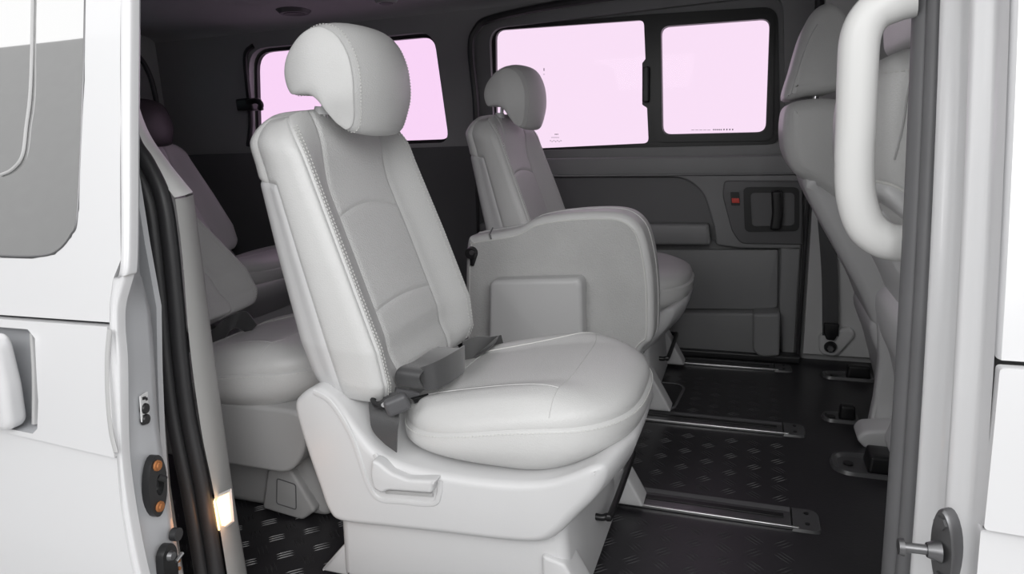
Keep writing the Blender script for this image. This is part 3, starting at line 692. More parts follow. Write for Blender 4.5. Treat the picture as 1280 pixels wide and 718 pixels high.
SX, SY = -0.45, 1.17
def backrest(root):
    tab = [(0.0, -0.600, 0.385, -0.742, 0.395, 0.205), (0.08, -0.590, 0.42, -0.755, 0.43, 0.216), (0.2, -0.597, 0.485, -0.772, 0.495, 0.222),
           (0.5, -0.650, 0.64, -0.803, 0.655, 0.217), (0.8, -0.706, 0.795, -0.832, 0.81, 0.208), (0.9, -0.724, 0.848, -0.842, 0.852, 0.208), (1.0, -0.742, 0.905, -0.842, 0.902, 0.208)]
    # cross-section loop (t, kind): front -> side -> rear
    H = 110; F_ = 74; loop = []
    for j in range(F_+1): loop.append(('f', -0.90+1.80*j/F_))
    cn = 10
    for j in range(1, cn): loop.append(('c', j/cn))
    for j in range(0, 16): loop.append(('s', j/15))
    for j in range(1, 7): loop.append(('r', j/7))
    for j in range(0, 21): loop.append(('b', 0.80-1.60*j/20))
    for j in range(1, 7): loop.append(('R', j/7))
    for j in range(0, 16): loop.append(('S', j/15))
    for j in range(1, cn): loop.append(('C', j/cn))
    def arc(t, h):    # seam arcs rise in the middle
        return (0.018+0.020*sstep(0.3, 0.6, h))*max(0, 1-(t/0.56)**2)
    V = []
    for i in range(H+1):
        u = i/H; row = []
        for kind, s in loop:
            h = u
            if kind == 'f':
                h = min(1, u+arc(s, u)*sstep(0, 0.25, u)*(1-sstep(0.7, 0.98, u)))
            fx, fz, rx, rz, w = interp(tab, h)
            # smooth rounding on top and bottom
            k = 1.0
            if h > 0.84: k = math.sqrt(max(0.0, 1-((h-0.84)/0.16)**2.4*0.80))
            if h < 0.06: k = 1-((0.06-h)/0.06)**2*0.10
            f = Vector((fx, 0, fz)); r = Vector((rx, 0, rz)); dv = r-f; dep = dv.length; dn = dv.normalized()
            mid = f+dv*0.5
            if kind == 'f':
                a = abs(s); rec = 0.038*(1-sstep(0.50, 0.93, a))*sstep(-0.05, 0.15, h)*(1-0.8*sstep(0.70, 0.98, h))
                d, t = rec/dep, s
            elif kind in 'cC':
                q = s if kind == 'c' else 1-s; a = q*PI/2
                t = 0.90+0.10*math.sin(a); d = (0.034*(1-math.cos(a)))/dep
                if kind == 'C': t = -t
            elif kind in 'sS':
                q = s if kind == 's' else 1-s
                t = 1.0-0.05*q+0.025*math.sin(q*PI); d = (0.034/dep)+(0.74-0.034/dep)*q
                if kind == 'S': t = -t
            elif kind in 'rR':
                q = s if kind == 'r' else 1-s; a = q*PI/2
                t = 0.80+0.15*math.cos(a); d = 0.74+0.26*math.sin(a)
                if kind == 'R': t = -t
            else: t, d = s, 1.0
            p = f+dv*d; p = mid+(p-mid)*(k if k < 1 else 1)
            yy = t*w*(1-0.36*(1-k))
            p.z -= 0.020*abs(t)**4*sstep(0.85, 1.0, h)
            row.append(Vector((p.x, SY+yy, p.z)))
        V.append(row)
    # closing rows
    def close(row, dz):
        c = sum(row, Vector())/len(row); return [[c+(q-c)*s+Vector((0, 0, dz*(1-s*s))) for q in row] for s in (0.85, 0.6, 0.3, 0.0)]
    top = close(V[-1], 0.008); bot = close(V[0], -0.012)
    V = bot[::-1]+V+top; B = 4
    nl = len(loop)
    def cls(i, j):
        kind, s = loop[j]; ii = (i-B)/H
        if kind == 'f':
            if abs(s+0.012) > 0.52: return 1 if s < 0 else 2
            if i < B+int(H*0.29): return 3
            if i < B+int(H*0.62): return 4
            return 5
        if kind == 'c' or kind == 'C': return (2 if kind == 'c' else 1) if (s < 0.3 if kind == 'c' else s > 0.7) else (6 if kind == 'C' else 7)
        if kind == 's': return 7 if (s < 0.7 or ii > 0.74) else 8
        if kind == 'S': return 6 if (s > 0.3 or ii > 0.74) else 8
        return 8 if ii < 0.74 else 9
    # far up, the bolster seam fades into the shoulder panel
    names = {1: ('bolster', leather), 2: ('bolster', leather), 3: ('lower_insert', leather2), 4: ('middle_insert', leather2), 5: ('upper_insert', leather2), 6: ('side_panel', leather), 7: ('side_panel', leather), 8: ('back_shell', shell), 9: ('back_cover', leather)}
    objs, P, nor, sg = grid_parts(V, True, cls, names, root, 0.0035)
    # double stitching just inside both outer seams
    js = [i for i, (k, s) in enumerate(loop) if k == 'f']
    paths = []
    for jj in (0, 2, F_-2, F_):
        rows = range(B+3, B+H-3); paths.append(([P[i][jj]+nor[i][jj]*sg*0.0004 for i in rows], [nor[i][jj]*sg for i in rows]))
    stitches(paths, root)
    return objs
def headrest(root):
    prof = [(-0.785, 0.932), (-0.793, 0.965), (-0.780, 1.005), (-0.750, 1.040), (-0.708, 1.052), (-0.668, 1.036), (-0.645, 0.995), (-0.638, 0.945), (-0.645, 0.895), (-0.657, 0.862), (-0.674, 0.853), (-0.691, 0.864), (-0.706, 0.888), (-0.722, 0.912), (-0.742, 0.926), (-0.765, 0.928)]
    P2 = smooth_loop([(a, b) for a, b in prof], 16*6); N = len(P2); cx_, cz_ = -0.712, 0.958
    Wd = 0.128; V = []; par = []
    for k in range(14): par.append((-1, k/14))
    for k in range(35): par.append((0, -1+2*k/34))
    for k in range(13, -1, -1): par.append((1, k/14))
    for side, q in par:
        row = []
        for p in P2:
            r = math.hypot(p[0]-cx_, p[1]-cz_); ux, uz = (p[0]-cx_)/r, (p[1]-cz_)/r
            if side == 0: t, s_ = q*0.90, 1.0+0.018*(1-q*q)
            else:
                s_ = math.sin(q*PI/2)**0.5 if q < 1 else 1; t = side*(0.90+0.07*math.sqrt(max(0, 1-s_**5))+0.03*(1-s_*s_))
                s_ = s_
            w = min(1, s_)**0.7; rr = s_*(r*w+0.055*(1-w))
            if side != 0: rr = min(rr, s_*r*1.0)
            px_ = cx_+ux*rr; pz_ = cz_+uz*rr; fr = sstep(-0.76, -0.62, px_); bt = sstep(0.93, 0.855, pz_)*sstep(-0.73, -0.68, px_); tp_ = sstep(0.97, 1.05, pz_)
            row.append(Vector((px_-0.030*t*t*fr, SY+t*Wd*(1-0.09*fr)*(1+0.04*(1-fr))*(1-0.12*bt), pz_-0.016*abs(t)**3*tp_+0.014*abs(t)**3*bt)))
        V.append(row)
    def cls(i, j): return 1 if i < 14 else (2 if i >= 48 else 0)
    objs, P, nor, sg = grid_parts(V, True, cls, {0: ('headrest_cover', leather), 1: ('headrest_side', leather), 2: ('headrest_side', leather)}, root, 0.002)
    paths = []
    for ii in (16, 47):
        paths.append(([P[ii][j % N]+nor[ii][j % N]*sg*0.0003 for j in range(N+1)], [nor[ii][j % N]*sg for j in range(N+1)]))
    stitches(paths, root, name='headrest_stitching', L=0.003, gap=0.003)
    for dy in (-0.055, 0.055):
        v, f = tube([(-0.763, SY+dy, 0.885), (-0.757, SY+dy, 0.945)], 0.006, 12); mk('headrest_post', v, f, chrome, root)
        v, f = disc((-0.768, SY+dy, 0.895), (0.1, 0, 1), 0.017, 0.014, 14, 0.013); mk('post_guide', v, f, shell, root)
def zseam(x): return 0.345+0.040*sstep(-0.58, -0.28, x)
def cushion(root):
    xc, L, Wd = -0.385, 0.222, 0.222; NA = 168; rings = []
    def out(a, k=1.0):
        c, s = math.cos(a), math.sin(a); n = 3.4 if c < 0 else 2.7
        r = (abs(c)**n+abs(s)**n)**(-1/n)
        return xc+c*r*L*k, s*r*Wd*k*(1-0.03*sstep(-0.4, -0.6, xc+c*r*L))
    V = []; top = 30
    def topz(x, y, k):
        base = zseam(x); e = 1-k**5
        yy = abs(y)/Wd; z = base+0.040*max(0, e)**0.6
        z += 0.012*sstep(0.45, 0.72, yy)*(1-sstep(0.80, 0.97, yy))*sstep(-0.2, -0.35, x)
        z += 0.006*sstep(-0.36, -0.24, x)*(1-sstep(0.7, 1, yy))
        return z
    for i in range(top+1):
        k = (i/top)**0.8
        V.append([Vector((out(2*PI*j/NA, k*0.985)[0], SY+out(2*PI*j/NA, k*0.985)[1], topz(*out(2*PI*j/NA, k*0.985), k))) for j in range(NA)])
    for i in range(1, 4):
        V.append([Vector((out(2*PI*j/NA, 0.985+0.006*i)[0], SY+out(2*PI*j/NA, 0.985+0.006*i)[1], zseam(out(2*PI*j/NA)[0])-0.003*i)) for j in range(NA)])
    side = 16
    for i in range(1, side+1):
        t = i/side; k = 1.003+0.018*math.sin(t*PI*0.8)-0.15*t**3
        row = []
        for j in range(NA):
            a = 2*PI*j/NA; x, y = out(a, k); bz = 0.292+0.012*sstep(-0.35, -0.18, x)
            xs_ = x-0.02*t*t*sstep(0.3, 1, math.cos(a))
            row.append(Vector((xs_, SY+y, zseam(out(a)[0])-0.009+(bz-zseam(out(a)[0])+0.009)*t)))
        V.append(row)
    c = Vector((xc, SY, 0.292)); V.append([c+(q-c)*0.5 for q in V[-1]]); V.append([c.copy() for q in V[-1]])
    objs, P, nor, sg = grid_parts(V, True, lambda i, j: 0 if i < top+1 else 1, {0: ('cushion_top', leather), 1: ('cushion_side', leather)}, root, 0.003)
    ii = top-1 if False else top+3
    stitches([([P[ii][j % NA]+nor[ii][j % NA]*sg*0.0004 for j in range(NA+1)], [nor[ii][j % NA]*sg for j in range(NA+1)])], root, name='cushion_stitching')
    # welts of the centre panel
    def surf(x, y):
        a = math.atan2(y, x-xc) ; best = 1
        lo, hi = 0, 1.0
        ang = None
        # find k by bisection on superellipse measure
        c, s = (x-xc)/L, y/Wd; n = 3.4 if c < 0 else 2.7
        k = (abs(c)**n+abs(s)**n)**(1/n)/0.985
        return Vector((x, SY+y, topz(x, y, min(1, k))+0.0002))
    for k, pth in enumerate([[(-0.585, 0.120), (-0.50, 0.122), (-0.40, 0.132), (-0.34, 0.150), (-0.300, 0.185)],
                [(-0.585, -0.120), (-0.50, -0.124), (-0.40, -0.134), (-0.34, -0.142), (-0.290, -0.152)],
                [(-0.300, 0.185), (-0.285, 0.10), (-0.283, 0.0), (-0.285, -0.10), (-0.291, -0.16), (-0.293, -0.205)],
                [(-0.535, 0.12), (-0.535, 0), (-0.535, -0.12)]]):
        pp = smooth_loop(pth, 40, False)
        v, f = tube([surf(p[0], p[1]) for p in pp], 0.0013 if k == 0 else 0.0009, 6); mk('seam_welt', v, f, thread if k < 1 else leather, root)
def base_cover(root):
    y0 = 0.935
    o = px_loop([(366, 512), (372, 496), (388, 487), (405, 492), (425, 512), (446, 540), (468, 566), (500, 582), (560, 596), (640, 606), (700, 606), (738, 597), (762, 588), (777, 590), (778, 606), (764, 630), (738, 655), (715, 675), (690, 684), (640, 681), (560, 671), (480, 662), (425, 655), (408, 640), (396, 608), (380, 562)], y0)
    lp = [tuple(q) for q in smooth_loop(o, 25*5)]
    def warp(x, y, z):
        s = abs(y-SY)/0.235; return (x-0.035*sstep(-0.45, -0.2, x)*s**4, y, z)
    bm_obj('base_cover', pillow(lp, y0, 2*SY-y0, 0.015, 6, warp), shell, root, angle=50)
    # raised hinge shoulder standing proud of the side
    sh = px_loop([(368, 512), (375, 497), (390, 489), (404, 495), (420, 515), (436, 545), (448, 575), (462, 604), (474, 626), (520, 628), (548, 622), (552, 606), (560, 612), (556, 640), (480, 640), (420, 640), (400, 606), (384, 560)], y0-0.006)
    v, f = tube([pt(a, b, y0+0.0) for a, b in [(392, 490), (410, 500), (428, 524), (442, 552), (452, 582), (460, 606), (474, 624), (500, 627), (540, 630), (549, 618), (550, 601)]], 0.0055, 8, sm=90, flat=((0, 1, 0), 0.5)); mk('cover_ridge', v, f, shell, root)
    lv = rnd(px_loop([(466, 574), (474, 577), (490, 590), (510, 598), (547, 600), (543, 606), (541, 616), (486, 612), (479, 616), (468, 610), (464, 592)], y0-0.012), 0.006, 4)
    bm_obj('recline_lever', pillow(lv, y0-0.018, y0+0.01, 0.006, 4), shell, root)
    v, f = tube([pt(a, b, y0-0.003) for a, b in [(482, 615), (500, 616), (541, 619)]], 0.004, 6, sm=12, flat=((0, 1, 0), 0.4)); mk('lever_gap', v, f, shell_d, root)
    v, f = tube([pt(a, b, y0+0.002) for a, b in [(468, 568), (476, 578), (496, 589), (520, 596), (548, 600)]], 0.005, 8, sm=40, flat=((0, 1, 0), 0.5)); mk('cover_ridge', v, f, shell, root)
def pedestal(root):
    bm = rbox(-0.715, -0.270, 0.965, 1.36, 0.010, 0.205, 0.02)
    for vv in bm.verts:
        if vv.co.z < 0.1: vv.co.x += (0.02 if vv.co.x > -0.5 else -0.01)*(0.1-vv.co.z)/0.1
    bm_obj('pedestal', bm, shell, root)
    # front foot covers
    for yy in (0.955, 1.375):
        bm = pillow(rnd([(-0.31, 0.011), (-0.20, 0.011), (-0.215, 0.04), (-0.27, 0.14), (-0.31, 0.15)], 0.008, 3), yy, yy+0.065, 0.006, 3); bm_obj('foot_cover', bm, shell, root)
    for yy in (0.975, 1.31):
        bm_obj('rear_foot', pillow(rnd([(-0.78, 0.011), (-0.69, 0.011), (-0.69, 0.10), (-0.72, 0.08)], 0.006, 3), yy, yy+0.05, 0.005, 3), shell, root)
def slider_bar(root):
    z = 0.105
    v, f = tube([(-0.34, 1.165, z+0.01), (-0.262, 1.165, z), (-0.243, 1.172, z), (-0.236, 1.19, z), (-0.236, 1.43, z), (-0.243, 1.448, z), (-0.262, 1.455, z), (-0.34, 1.455, z+0.01)], 0.007, 10, sm=60); mk('slider_bar', v, f, black, root)
def near_belt(root):
    R_ = lambda l: [Vector(q) for q in l]
    def rb(name, tops, bots, ytop, ybot, m_=webbing):
        a = [Vector(pt(*p, y)) for p, y in zip(tops, ytop)]; b = [Vector(pt(*p, y)) for p, y in zip(bots, ybot)]
        cs = [(p+q)/2 for p, q in zip(a, b)]; ws = [(p-q)/2 for p, q in zip(a, b)]
        v, f = ribbon(cs, ws, 0.0012, 40); return mk(name, v, f, m_, root, angle=60)
    rb('belt_strap', [(497, 490), (499, 520), (497, 540), (496, 566)], [(461, 498), (462, 516), (466, 538), (482, 556)], [0.985, 0.960, 0.948, 0.945], [0.985, 0.960, 0.950, 0.945])
    rb('belt_strap', [(530, 486), (524, 474), (530, 464), (545, 458), (566, 445), (574, 436)], [(497, 483), (494, 470), (500, 460), (518, 452), (536, 440), (548, 434)], [1.02, 1.01, 1.02, 1.06, 1.12, 1.18], [1.02, 1.01, 1.02, 1.06, 1.14, 1.20])
    rb('belt_strap', [(526, 460), (530, 458), (545, 452), (562, 443), (577, 434), (580, 432)], [(524, 482), (534, 488), (548, 486), (566, 476), (579, 466), (581, 458)], [1.03, 1.02, 1.03, 1.07, 1.13, 1.18], [1.03, 1.02, 1.03, 1.07, 1.13, 1.18])
    rb('belt_strap', [(578, 427), (595, 421), (612, 421), (626, 419)], [(581, 450), (590, 448), (605, 444), (629, 431)], [1.20, 1.24, 1.30, 1.36], [1.20, 1.24, 1.30, 1.36])
    rb('belt_strap', [(606, 441), (618, 430), (624, 420)], [(590, 448), (600, 440), (610, 432)], [1.27, 1.30, 1.33], [1.24, 1.27, 1.31])
    a, b = Vector(pt(482, 512, 0.945)), Vector(pt(511, 500, 0.965)); d_ = (b-a).normalized(); sd = d_.cross(Vector((0, 0, 1))).normalized(); up_ = sd.cross(d_); L_ = (b-a).length
    bm = rbox(-L_/2, L_/2, -0.011, 0.011, -0.0155, 0.0155, 0.008, seg=5)
    for vv in bm.verts: vv.co = (a+b)/2+d_*vv.co.x+sd*vv.co.y+up_*vv.co.z
    bk = bm_obj('buckle', bm, buckle_m, root, angle=60)
    a, b, c, d = pt(494, 484, 1.0), pt(524, 490, 1.03), pt(523, 500, 1.03), pt(493, 492, 1.0)
    v, f = slab([a, b, c, d], 0.006, 0.95); mk('belt_tongue', v, f, buckle_m, root)
    v, f = slab([pt(512, 498, 1.0), pt(535, 492, 1.05), pt(533, 498, 1.05), pt(516, 504, 1.0)], 0.004); mk('tongue_tip', v, f, black, root)
    v, f = tube([pt(483, 507, 0.955), pt(472, 508, 0.955), pt(466, 500, 0.965), pt(472, 495, 0.975)], 0.005, 8, sm=16); mk('buckle_stalk', v, f, black, root)
    v, f = disc(pt(480, 506, 0.944), (0, -1, 0), 0.004, 0.003, 10); mk('stalk_bolt', v, f, chrome, root)

def base_front(root): pass
# hero seat
seat = empty('van_seat', (SX, SY, 0), 'pale grey leather seat nearest the open doorway, belt lying on its cushion', 'seat')
backrest(seat); headrest(seat); cushion(seat); base_cover(seat); pedestal(seat); slider_bar(seat)
kids0 = [o for o in bpy.data.objects if o.parent == seat]

def seat_copy(dx, dy, dz, label, group=None, recline=0.0, drop=(), sc=1.0, hinge=(-0.68, 0.38)):
    r = empty('van_seat', (SX+dx, SY+dy, dz), label, 'seat', group)
    back_names = ('bolster', 'lower_insert', 'middle_insert', 'upper_insert', 'side_panel', 'back_shell', 'back_cover', 'stitching', 'headrest')
    hl = Vector((hinge[0]-SX, 0, hinge[1]))
    for o in kids0:
        nm = o.name.split('.')[0]
        if nm in drop: continue
        c = o.copy(); COL.objects.link(c); c.parent = r; OFF[c.name] = OFF[r.name]
        if recline and (nm.startswith(back_names) or nm in ('headrest_cover', 'headrest_side', 'headrest_stitching', 'headrest_post', 'post_guide')):
            R_ = Matrix.Rotation(recline, 3, 'Y'); c.rotation_euler = (0, recline, 0); c.location = hl-R_ @ hl
    return r
near_belt(seat)
far_seat = seat_copy(0, 0.965, 0, 'grey leather seat against the far side, by the sliding window')
row4 = seat_copy(-1.50, 0.965, 0.0, 'purple-lit seat with dark headrest at the rear, left of the far window', recline=-0.20, drop=('slider_bar', 'recline_lever'))
row3 = seat_copy(-0.66, 0.10, 0.0, 'low grey seat behind the pale seat, partly hidden by the left pillar', recline=-0.45, drop=('slider_bar', 'recline_lever', 'base_cover', 'pedestal', 'foot_cover', 'rear_foot', 'cover_ridge', 'lever_gap'))
lp = rnd([(-1.27, 0.155), (-0.905, 0.155), (-0.865, 0.20), (-0.84, 0.285), (-0.87, 0.305), (-1.27, 0.305)], [0.04, 0.03, 0.03, 0.03, 0.02, 0.01], 6)
bm_obj('seat_skirt', pillow(lp, 1.065, 1.475, 0.010, 5), shell_d, row3)
bm = rbox(-1.25, -0.91, 1.15, 1.47, 0.0, 0.175, 0.025, seg=5)
for vv in bm.verts:
    if vv.co.x > -0.98: vv.co.x += 0.05*sstep(0.16, 0.0, vv.co.z)-0.02
bm_obj('pedestal', bm, shell_d, row3)
bm_obj('corner_foot', pillow(rnd([(-1.05, 0.012), (-0.94, 0.0), (-0.90, 0.03), (-0.955, 0.125), (-1.02, 0.118)], 0.010, 3), 1.13, 1.17, 0.008, 3), shell_d, row3)
sq = rnd([(-1.015, 0.035), (-0.962, 0.028), (-0.955, 0.092), (-1.005, 0.10)], 0.006, 3)
v, f = tube([(a+0.012, 1.128, b) for a, b in sq], 0.0012, 6, closed=True); mk('foot_cap', v, f, trim_d, row3)
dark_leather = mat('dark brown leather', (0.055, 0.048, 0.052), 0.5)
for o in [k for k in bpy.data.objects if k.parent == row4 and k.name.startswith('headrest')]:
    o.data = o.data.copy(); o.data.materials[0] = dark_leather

# front row: hard-backed reclined seats seen from the side and from behind
def front_seat(lab, Ya, Yb, Yp, head, pad, shl, leg, hw):
    xs_, _ = at(1060, 300, Yp)
    r = empty('front_seat', (xs_+0.25, (Ya+Yb)/2, 0), lab, 'seat')
    S_ = lambda q, n: [tuple(k) for k in smooth_loop(px_loop(q, Yp), n)]
    yc = (Ya+Yb)/2
    bm_obj('headrest', pillow(S_(head, 60), yc-hw, yc+hw, 0.03, 6), leather, r, angle=60)
    for dy in (-0.05, 0.05):
        hx_, hz_ = at(*head[0], Yp)
        v, f = tube([(hx_+0.075, yc+dy, hz_-0.06), (hx_+0.08, yc+dy, hz_+0.03)], 0.006, 10); mk('headrest_post', v, f, chrome, r)
    bm_obj('back_cushion', pillow(S_(pad, 90), Ya, Yb, 0.04, 7), leather, r, angle=60)
    bm_obj('back_shell', pillow(S_(shl, 90), Ya+0.012, Yb-0.012, 0.03, 6), shell, r, angle=60)
    bm_obj('seat_frame', pillow(S_(leg, 60), Ya+0.02, Yb-0.02, 0.02, 4), shell, r, angle=60)
    return r
fh = [(976, 126), (984, 92), (998, 46), (1012, 26), (1028, 21), (1044, 34), (1055, 60), (1052, 88), (1043, 112), (1028, 120), (1002, 124)]
fp = [(980, 134), (974, 152), (975, 184), (986, 208), (1010, 224), (1060, 262), (1100, 290), (1130, 280), (1110, 220), (1080, 170), (1062, 140), (1030, 128), (1000, 128)]
fsl = [(996, 214), (1002, 236), (1028, 285), (1058, 340), (1076, 385), (1088, 410), (1120, 440), (1160, 430), (1150, 350), (1120, 280), (1090, 262), (1050, 236), (1010, 214)]
fl_ = [(1070, 370), (1082, 420), (1094, 470), (1100, 500), (1112, 520), (1180, 525), (1240, 500), (1250, 440), (1170, 400), (1120, 360)]
ffar = front_seat('front seat on the far side, reclined, right of the sliding window', 1.93, 2.33, 2.25, fh, fp, fsl, fl_, 0.14)
v, f = tube([pt(a, b, 2.09-0.143) for a, b in [(988, 121), (1000, 80), (1012, 48), (1022, 30)]], 0.0012, 6, sm=30); mk('headrest_seam', v, f, shell_d, ffar)
nh = [(1098, 76), (1092, 50), (1094, 10), (1108, -25), (1145, -38), (1170, -10), (1175, 40), (1165, 72), (1130, 78)]
np_ = [(1066, 92), (1048, 112), (1040, 150), (1040, 200), (1048, 228), (1064, 250), (1120, 262), (1170, 300), (1175, 200), (1160, 125), (1140, 92), (1100, 86)]
ns = [(1050, 226), (1058, 262), (1078, 300), (1098, 340), (1112, 380), (1122, 420), (1128, 450), (1180, 460), (1210, 420), (1190, 330), (1170, 280), (1130, 250), (1090, 232), (1062, 222)]
nl_ = [(1098, 360), (1092, 378), (1098, 410), (1110, 440), (1116, 480), (1112, 520), (1104, 546), (1130, 556), (1220, 560), (1300, 500), (1290, 430), (1200, 400), (1130, 350)]
fnear = front_seat('front seat back nearest the doorway, right behind the white grab handle', 1.00, 1.46, 1.44, nh, np_, ns, nl_, 0.14)
from mathutils.bvhtree import BVHTree
bv = bmesh.new()
for o in [k for k in bpy.data.objects if k.parent == fnear and k.name.startswith(('back_', 'headrest'))]:
    k0 = len(bv.verts); me = o.data.copy(); me.transform(Matrix.Translation(OFF[o.name])); bv.from_mesh(me)
tree = BVHTree.FromBMesh(bv); bv.free()
def on_seat(px, py, off=0.0005):
    d = (cF + cR*((px-640)/FPX) - cU*((py-359)/FPX)).normalized(); h = tree.ray_cast(Vector((0, 0, CAMH)), d)
    return (h[0]-d*off, -d)
def seat_path(pts, n): return [on_seat(p.x, p.y) for p in smooth_loop([Vector(q) for q in pts], n, False)]
q_ = seat_path([(1139, 96), (1134, 120), (1128, 160), (1118, 200)], 40)
v, f = tube([a for a, b in q_], 0.0013, 6); mk('back_seam', v, f, shell_d, fnear)
q_ = seat_path([(1086, 92), (1110, 90), (1142, 87)], 30)
stitches([([a for a, b in q_], [b for a, b in q_])], fnear)
TP = smooth_loop([Vector(q) for q in [(1082, 227), (1100, 228), (1118, 233), (1138, 244)]], 24, False); BT = smooth_loop([Vector(q) for q in [(1082, 247), (1100, 255), (1118, 268), (1138, 286)]], 24, False)
v = []; f = []
for p, q in zip(TP, BT):
    for k in range(7):
        t = k/6; w = p.lerp(q, t); v.append(on_seat(w.x, w.y, 0.003+0.010*math.sin(t*PI))[0] if k < 6 else on_seat(w.x, w.y, -0.004)[0])
for i in range(len(TP)-1):
    for k in range(6): f.append((i*7+k, i*7+k+1, (i+1)*7+k+1, (i+1)*7+k))
mk('map_pocket', v, f, shell, fnear, recalc=False)
v, f = tube([on_seat(p.x, p.y, 0.003)[0] for p in TP], 0.0022, 8); mk('pocket_edge', v, f, thread, fnear)
bm_obj('seat_leg', pillow(rnd(px_loop([(1096, 380), (1135, 380), (1135, 542), (1084, 542), (1093, 500), (1099, 450)], 1.93), 0.01, 4), 1.925, 1.97, 0.01, 4), shell, ffar)
bm_obj('seat_foot', pillow(rnd(px_loop([(1069, 546), (1078, 536), (1130, 534), (1130, 558), (1080, 558)], 1.86), 0.012, 4), 1.84, 1.93, 0.01, 4), shell, ffar)

# folded centre seat (carpeted underside facing the doorway)
YF = 1.70
fs = empty('folded_seat', (-0.5, 1.79, 0), 'folded centre seat, grey carpeted underside with plastic box', 'seat')
outl = [(582, 306), (592, 296), (615, 292), (645, 286), (668, 274), (700, 268), (745, 265), (778, 268), (798, 282), (808, 305), (815, 345), (817, 390), (815, 425), (803, 438), (780, 470), (700, 500), (600, 500), (582, 470), (580, 380)]
lo = smooth_loop(px_loop(outl, YF), 19*6)
lo = [tuple(q) for q in lo]
bm_obj('cushion_shell', pillow(lo, YF, YF+0.18, 0.022, 6, r2=0.05), leather, fs)
ci = inset2(lo[::3], 0.019)
bm_obj('carpet_face', plate(ci, [], YF-0.003, 0.006), carpet, fs)
v, f = tube([(x, YF-0.002, z) for x, z in inset2(lo, 0.018)], 0.0020, 6, closed=True); mk('welt', v, f, thread, fs)
v, f = tube([(x, YF+0.085, z) for x, z in inset2(lo, -0.0005)], 0.0018, 6, closed=True); mk('seam_welt', v, f, leather, fs)
bx = smooth = rnd(px_loop([(616, 348), (726, 345), (730, 352), (733, 470), (614, 475)], YF-0.03), [0.02, 0.02, 0.01, 0.02, 0.02], 6)
bm_obj('plastic_box', pillow(bx, YF-0.062, YF+0.0, 0.014, 6), mat('box plastic', (0.53, 0.53, 0.53), 0.4, bump=('noise', 500, 0.08)), fs)
v, f = disc(pt(590, 316, YF-0.004), (0, -1, 0), 0.018, 0.016, 18, 0.015); kb = mk('hinge_knob', v, f, black, fs)
v, f = disc(pt(590, 316, YF-0.02), (0, -1, 0), 0.007, 0.004, 10); mk('knob_screw', v, f, steel_d, kb)
v, f = tube([pt(592, 318, YF-0.006), pt(590, 332, YF-0.006)], [0.012, 0.006], 8); mk('hinge_arm', v, f, black, fs)
v, f = tube([pt(616, 285, YF+0.03), pt(612, 293, YF-0.002), pt(614, 299, YF-0.004)], 0.0022, 6); mk('loose_thread', v, f, trim_d, fs)

# rear belt loop on the third-row seat
v, f = ribbon([pt(262, 428, 1.28), pt(280, 412, 1.28), pt(300, 400, 1.30), pt(316, 412, 1.30)], [Vector((0.0, 0.01, 0.024))]*2+[Vector((0.01, 0.01, 0.02)), Vector((0.015, 0.0, 0.012))], 0.0015); mk('belt_loop', v, f, webbing, row3)

# white grab handle on the pillar
hp = [(1143, -4), (1120, 2), (1092, 16), (1076, 44), (1072, 90), (1070, 150), (1068, 200), (1070, 245), (1082, 282), (1104, 300), (1130, 305), (1144, 306)]
YH = 0.965
gh = empty('grab_handle', (0.2, YH, 0.66), 'large white curved grab handle beside the right pillar', 'handle')
v, f = tube([pt(a, b, YH) for a, b in hp], 0.0235, 16, sm=110, flat=((0, 1, 0), 0.85)); mk('grip', v, f, handle_w, gh)
for py in ():
    v, f = disc((0.175, YH-0.01, at(1150, py, YH)[1]), (1, -0.5, 0), 0.030, 0.05, 18, 0.034); mk('mount', v, f, handle_w, gh)

# seat belt hanging on the far pillar
YB = YW-0.07
sb = empty('seat_belt', (0.28, YB, 0.08), 'black belt strap running down the far right pillar to its anchor', 'belt')
v, f = ribbon([pt(1022, 170, YB+0.02), pt(1031, 260, YB+0.015), pt(1037, 340, YB+0.01), pt(1038, 405, YB), pt(1038, 420, YB)], [Vector((0.026, 0, 0))]*5, 0.0015); mk('strap', v, f, webbing, sb)
bm_obj('strap_sleeve', pillow(rnd(px_loop([(1030, 404), (1049, 405), (1048, 418), (1043, 426), (1033, 425), (1029, 415)], YB-0.01), 0.006, 3), YB-0.014, YB+0.004, 0.005, 3), black, sb)
an = mk(*(lambda vf: ('anchor_plate', vf[0], vf[1]))(disc(pt(1038, 434, YB-0.004), (0, -1, 0), 0.021, 0.008, 18, 0.018)), black, sb)
v, f = disc(pt(1038, 436, YB-0.014), (0, -1, 0), 0.011, 0.006, 6); mk('anchor_bolt', v, f, steel, an)

# black belt guide at the rear window
bgd = empty('belt_guide', (-2.07, 2.5, 0.98), 'small black belt guide hook on the rear window post', 'hook')
bm_obj('guide_base', pillow(rnd(px_loop([(297, 124), (316, 122), (320, 138), (299, 139)], 2.50), 0.01, 4), 2.48, 2.56, 0.01, 4), black, bgd)
v, f = tube([pt(310, 128, 2.47), pt(320, 126, 2.46), pt(326, 130, 2.46), pt(325, 136, 2.47)], 0.012, 8, sm=20); mk('hook_arm', v, f, black, bgd)
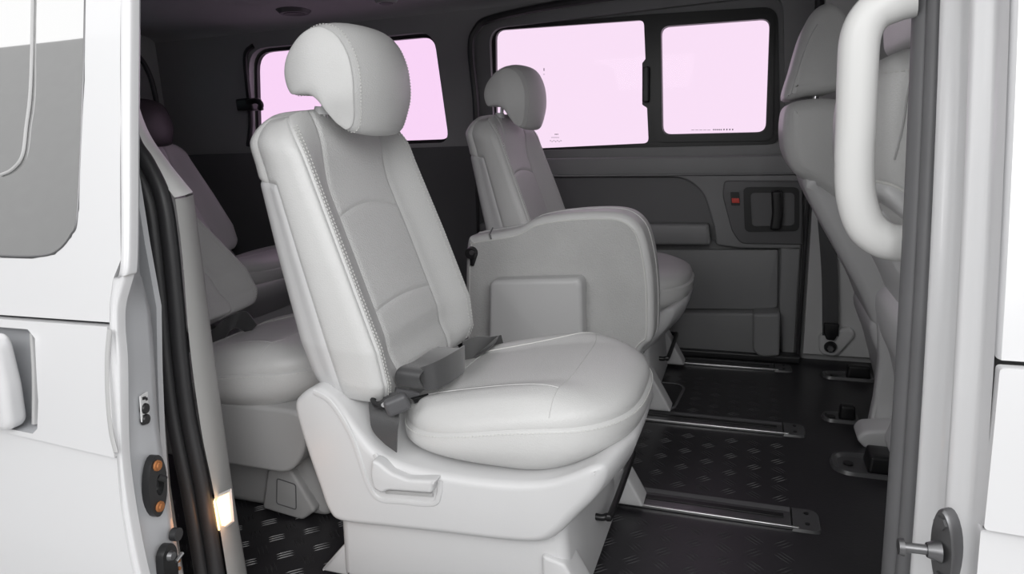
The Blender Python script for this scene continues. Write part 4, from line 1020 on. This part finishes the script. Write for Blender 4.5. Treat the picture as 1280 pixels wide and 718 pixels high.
# front far pillar belt adjuster and ceiling fittings
cl = empty('ceiling_lamp', (-1.30, 2.36, 1.32), 'dark round ceiling fitting at the top, above the nearest headrest', 'lamp')
v, f = disc((-1.30, 2.36, 1.352), (0, 0, -1), 0.050, 0.024, 24, 0.036); mk('housing', v, f, lining, cl)
v, f = disc((-1.30, 2.36, 1.330), (0, 0, -1), 0.028, 0.004, 20, 0.024); mk('lens', v, f, trim_d, cl)
cl2 = empty('ceiling_vent', (-1.72, 2.38, 1.33), 'dark oval ceiling vent, farther left than the round ceiling fitting', 'vent')
v, f = disc((-1.72, 2.38, 1.352), (0, 0, -1), 0.075, 0.020, 24, 0.055); mk('vent_ring', v, f, trim_d, cl2)
v, f = disc((-1.72, 2.38, 1.334), (0, 0, -1), 0.045, 0.004, 20, 0.040); mk('vent_cap', v, f, black, cl2)

# floor anchor trays for the front seats
def tray(cx_, cy_, L, w, lab):
    t = empty('anchor_tray', (cx_, cy_, 0), lab, 'tray', 'front seat anchor trays')
    o = rnd([(cx_-L/2, cy_-w/2), (cx_+L/2, cy_-w/2), (cx_+L/2, cy_+w/2), (cx_-L/2, cy_+w/2)], [w*0.45, 0.01, 0.01, w*0.45], 6)
    n = len(o); v = []; f = []
    prof = [(0, 0.0), (0.004, 0.009), (0.010, 0.009), (0.018, 0.002)]
    for d, z in prof: v += [(q[0], q[1], z) for q in inset2(o, d)]
    for r_ in range(3):
        for i in range(n): f.append((r_*n+(i-1) % n, r_*n+i, (r_+1)*n+i, (r_+1)*n+(i-1) % n))
    f.append(tuple(range(3*n, 4*n))); mk('tray_rim', v, f, cap_m, t)
    bm_obj('anchor_block', rbox(cx_-0.005, cx_+L/2-0.01, cy_-w/2+0.02, cy_+w/2-0.015, 0.0, 0.045, 0.008, 0.15), black, t)
    v, f = disc((cx_-L/4, cy_, 0.002), (0, 0, 1), 0.012, 0.004, 12); mk('plug', v, f, black, t)
tray(0.30, 1.73, 0.17, 0.12, 'nearest black anchor tray in the floor, front seat foot in it')
tray(0.27, 2.02, 0.10, 0.07, 'small anchor tray in the floor behind the nearest tray')
tray(0.33, 2.38, 0.16, 0.07, 'anchor tray in the floor by the far pillar')
ft = empty('floor_hatch', (-0.45, 2.14, 0), 'round-cornered access hatch in the floor behind the pale seat', 'hatch')
ho = rnd([(-0.42, 1.95), (-0.20, 1.95), (-0.18, 2.18), (-0.42, 2.18)], 0.05, 6)
v, f = tube([(a, b, 0.001) for a, b in ho], 0.005, 6, closed=True); mk('hatch_rim', v, f, rubber_g, ft)
n = len(ho); mk('hatch_lid', [(a, b, 0.003) for a, b in ho]+[(a, b, 0) for a, b in ho], [tuple(range(n))]+[((i-1) % n, i, n+i, n+(i-1) % n) for i in range(n)], mat_floor, ft)
